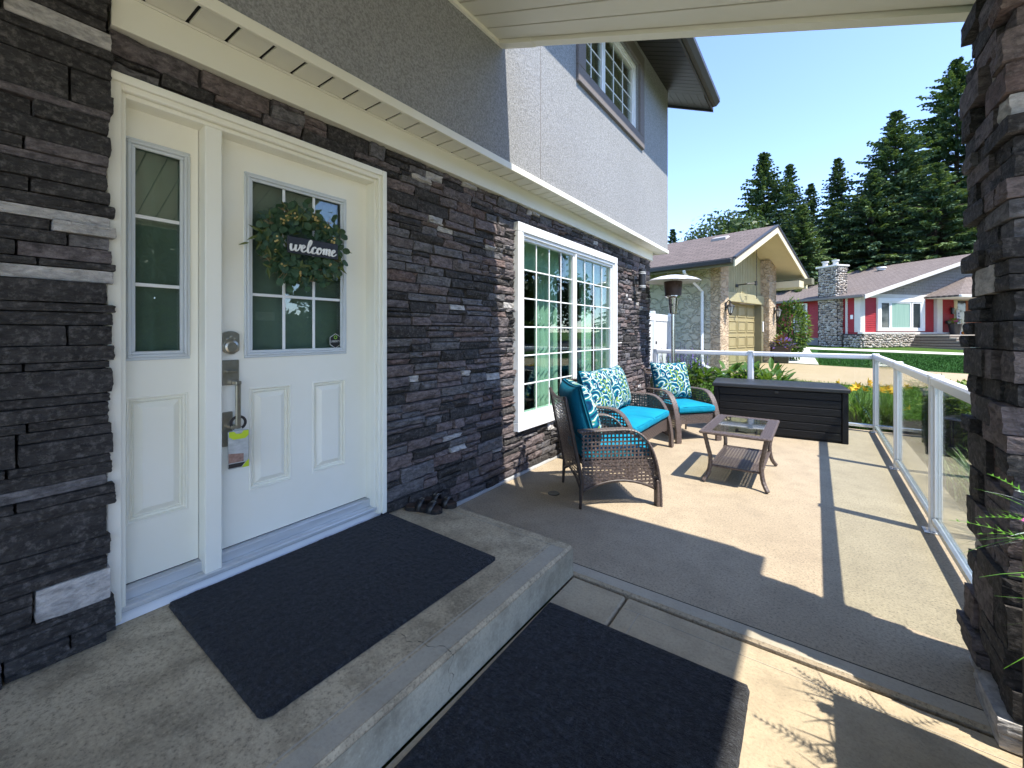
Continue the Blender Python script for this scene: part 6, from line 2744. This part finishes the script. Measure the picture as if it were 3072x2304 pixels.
G_ = 'garden plants along the patio edge'
shrub('leafy_shrub', 'dense green shrub behind the solar lantern', (3.72, 7.25), .46, .80, 81, 2600, .08, ['bush_bright', 'bush'], G_)
shrub('leafy_shrub', 'bright yellow-green shrub right of the lantern near the pillar', (4.05, 6.7), .5, .80, 82, 2600, .08, ['bush_bright', 'bush'], G_)
shrub('leafy_shrub', 'tall lily shrub with pink blooms left of the near post', (3.45, 7.75), .26, .82, 83, 900, .085, ['bush', 'deciduous'], G_, flower=('pink', 8))
shrub('leafy_shrub', 'dark green shrub between the two side posts', (3.38, 7.2), .2, .55, 84, 1300, .075, ['bush', 'deciduous'], G_)
shrub('leafy_shrub', 'low bright green groundcover in front of the lantern', (3.8, 6.35), .2, .34, 85, 420, .05, ['bush_bright'], G_)
shrub('leafy_shrub', 'yellow-leaved bush rising above the rail by the pillar', (4.2, 5.35), .30, .92, 86, 900, .065, ['bush_bright'], G_)
for i, (lb, x, y, h) in enumerate((('striped ornamental grass clump outside the near glass panel', 3.36, 4.55, .55), ('striped ornamental grass clump beside the pillar', 3.42, 4.0, .55), ('pale ornamental grass clump beyond the middle side post', 3.38, 5.2, .45), ('ornamental grass clump hidden behind the pillar edge', 3.4, 3.4, .5))):
    r = random.Random(90 + i)
    t = plant('ornamental_grass', lb, 'plant', (x, y), 'striped grasses along the patio')
    b = MB()
    blades(b, r, 150, h, .34, .006, .08)
    blades(b, r, 70, h * .9, .36, .005, .08, 1)
    b.build('leaves', [M['lily'], leaf_mat('striped_blade', (.5, .55, .30), (.62, .66, .42), 6, .5, .3) if i == 0 else bpy.data.materials['striped_blade']], t)

# solar lantern in the bed
sl = thing('solar_lantern', 'dark garden lantern with wide flat cap outside the railing', 'lantern', (3.52, 6.82, ground_z(3.52, 6.82) + .02))
b = MB()
b.lathe([(0, 0), (.09, 0), (.09, .10), (.075, .12), (0, .12)], 20)
b.build('base', M['black_metal'], sl, smooth=False)
b = MB()
b.lathe([(.0, .47), (.05, .465), (.13, .435), (.145, .425), (.14, .418), (.06, .44), (0, .445)], 24)
b.build('cap', mat('lantern_cap', (.10, .10, .11), None, .3, 5, metal=.6), sl, smooth=True)
b = MB()
for k in range(4):
    a = k * math.pi / 2 + .4
    b.tube([(.075 * math.cos(a), .075 * math.sin(a), .11), (.075 * math.cos(a), .075 * math.sin(a), .44)], .007, 6)
b.build('strut', M['black_metal'], sl)
b = MB()
b.lathe([(.062, .12), (.062, .43)], 20)
b.build('glass', M['rail_glass'], sl, smooth=True)

# grass blades on the near lawn
r = random.Random(99)
b = MB()
for k in range(26000):
    x, y = r.uniform(-.6, 6.0), 8.7 + 4.5 * r.random() ** 1.15
    z_ = ground_z(x, y)
    a = r.uniform(0, 6.28)
    h = r.uniform(.03, .075) * (1.5 if r.random() < .05 else 1)
    dx, dy = math.cos(a) * .006, math.sin(a) * .006
    b.add([(x - dx, y - dy, z_), (x + dx, y + dy, z_), (x + r.uniform(-.03, .03), y + r.uniform(-.03, .03), z_ + h)], [(0, 1, 2)])
o = structure(b.build('lawn_grass', M['blade']), 'stuff')
o['label'] = 'long green lawn grass beyond the flower bed'
o['category'] = 'grass'
b = MB()
for k in range(22000):
    u, v = r.random(), r.random()
    x = 2.3 + u * 9.0
    y = (18.15 - u * 9 * .115) + v * 8.5
    z_ = ground_z(x, y) + .012
    a = r.uniform(0, 6.28)
    h = r.uniform(.03, .06)
    dx, dy = math.cos(a) * .010, math.sin(a) * .010
    b.add([(x - dx, y - dy, z_), (x + dx, y + dy, z_), (x + r.uniform(-.03, .03), y + r.uniform(-.03, .03), z_ + h)], [(0, 1, 2)])
o = structure(b.build('neighbour_grass', M['lawn_far']), 'stuff')
o['label'] = 'dark green mown lawn in front of the red house'
o['category'] = 'grass'

# neighbour's pot, vine and front shrub
px, py, _ = on_ga(.35, 4.25, 0)
t = plant('planter_pot', 'big dark square pot with red and purple coleus by the garage', 'pot', (px, py))
b = MB()
b.add([(-.2, -.2, 0), (.2, -.2, 0), (.2, .2, 0), (-.2, .2, 0), (-.3, -.3, .62), (.3, -.3, .62), (.3, .3, .62), (-.3, .3, .62), (-.27, -.27, .58), (.27, -.27, .58), (.27, .27, .58), (-.27, .27, .58)],
      [(0, 3, 2, 1), (0, 1, 5, 4), (1, 2, 6, 5), (2, 3, 7, 6), (3, 0, 4, 7), (4, 5, 9, 8), (5, 6, 10, 9), (6, 7, 11, 10), (7, 4, 8, 11), (8, 9, 10, 11)])
b.build('pot', M['black_metal'], t)
b = MB()
r = random.Random(44)
for k in range(260):
    a, e_ = r.uniform(0, 6.28), r.uniform(-.1, 1.4)
    d = Vector((math.cos(a) * math.cos(e_), math.sin(a) * math.cos(e_), math.sin(e_)))
    leaf(b, Vector((0, 0, .58)) + d * r.uniform(.1, .42), d, Vector((0, 0, 1)), .14, .07, r.choices((0, 1, 2), (5, 2, 2))[0])
b.build('leaves', [M['coleus'], M['purple'], M['bush']], t)
px, py, _ = on_ga(.25, 5.6, 0)
shrub('leafy_shrub', 'large green vine-covered shrub right of the garage', (px, py), .62, 2.3, 87, 2600, .14, ['bush', 'deciduous', 'bush_bright'], None)
q3 = on_rh(10.3, -3.3, 0)
shrub('leafy_shrub', 'dark juniper shrub beside the red house steps', (q3[0], q3[1]), .9, 1.3, 88, 1400, .16, ['deciduous', 'bush'], None)
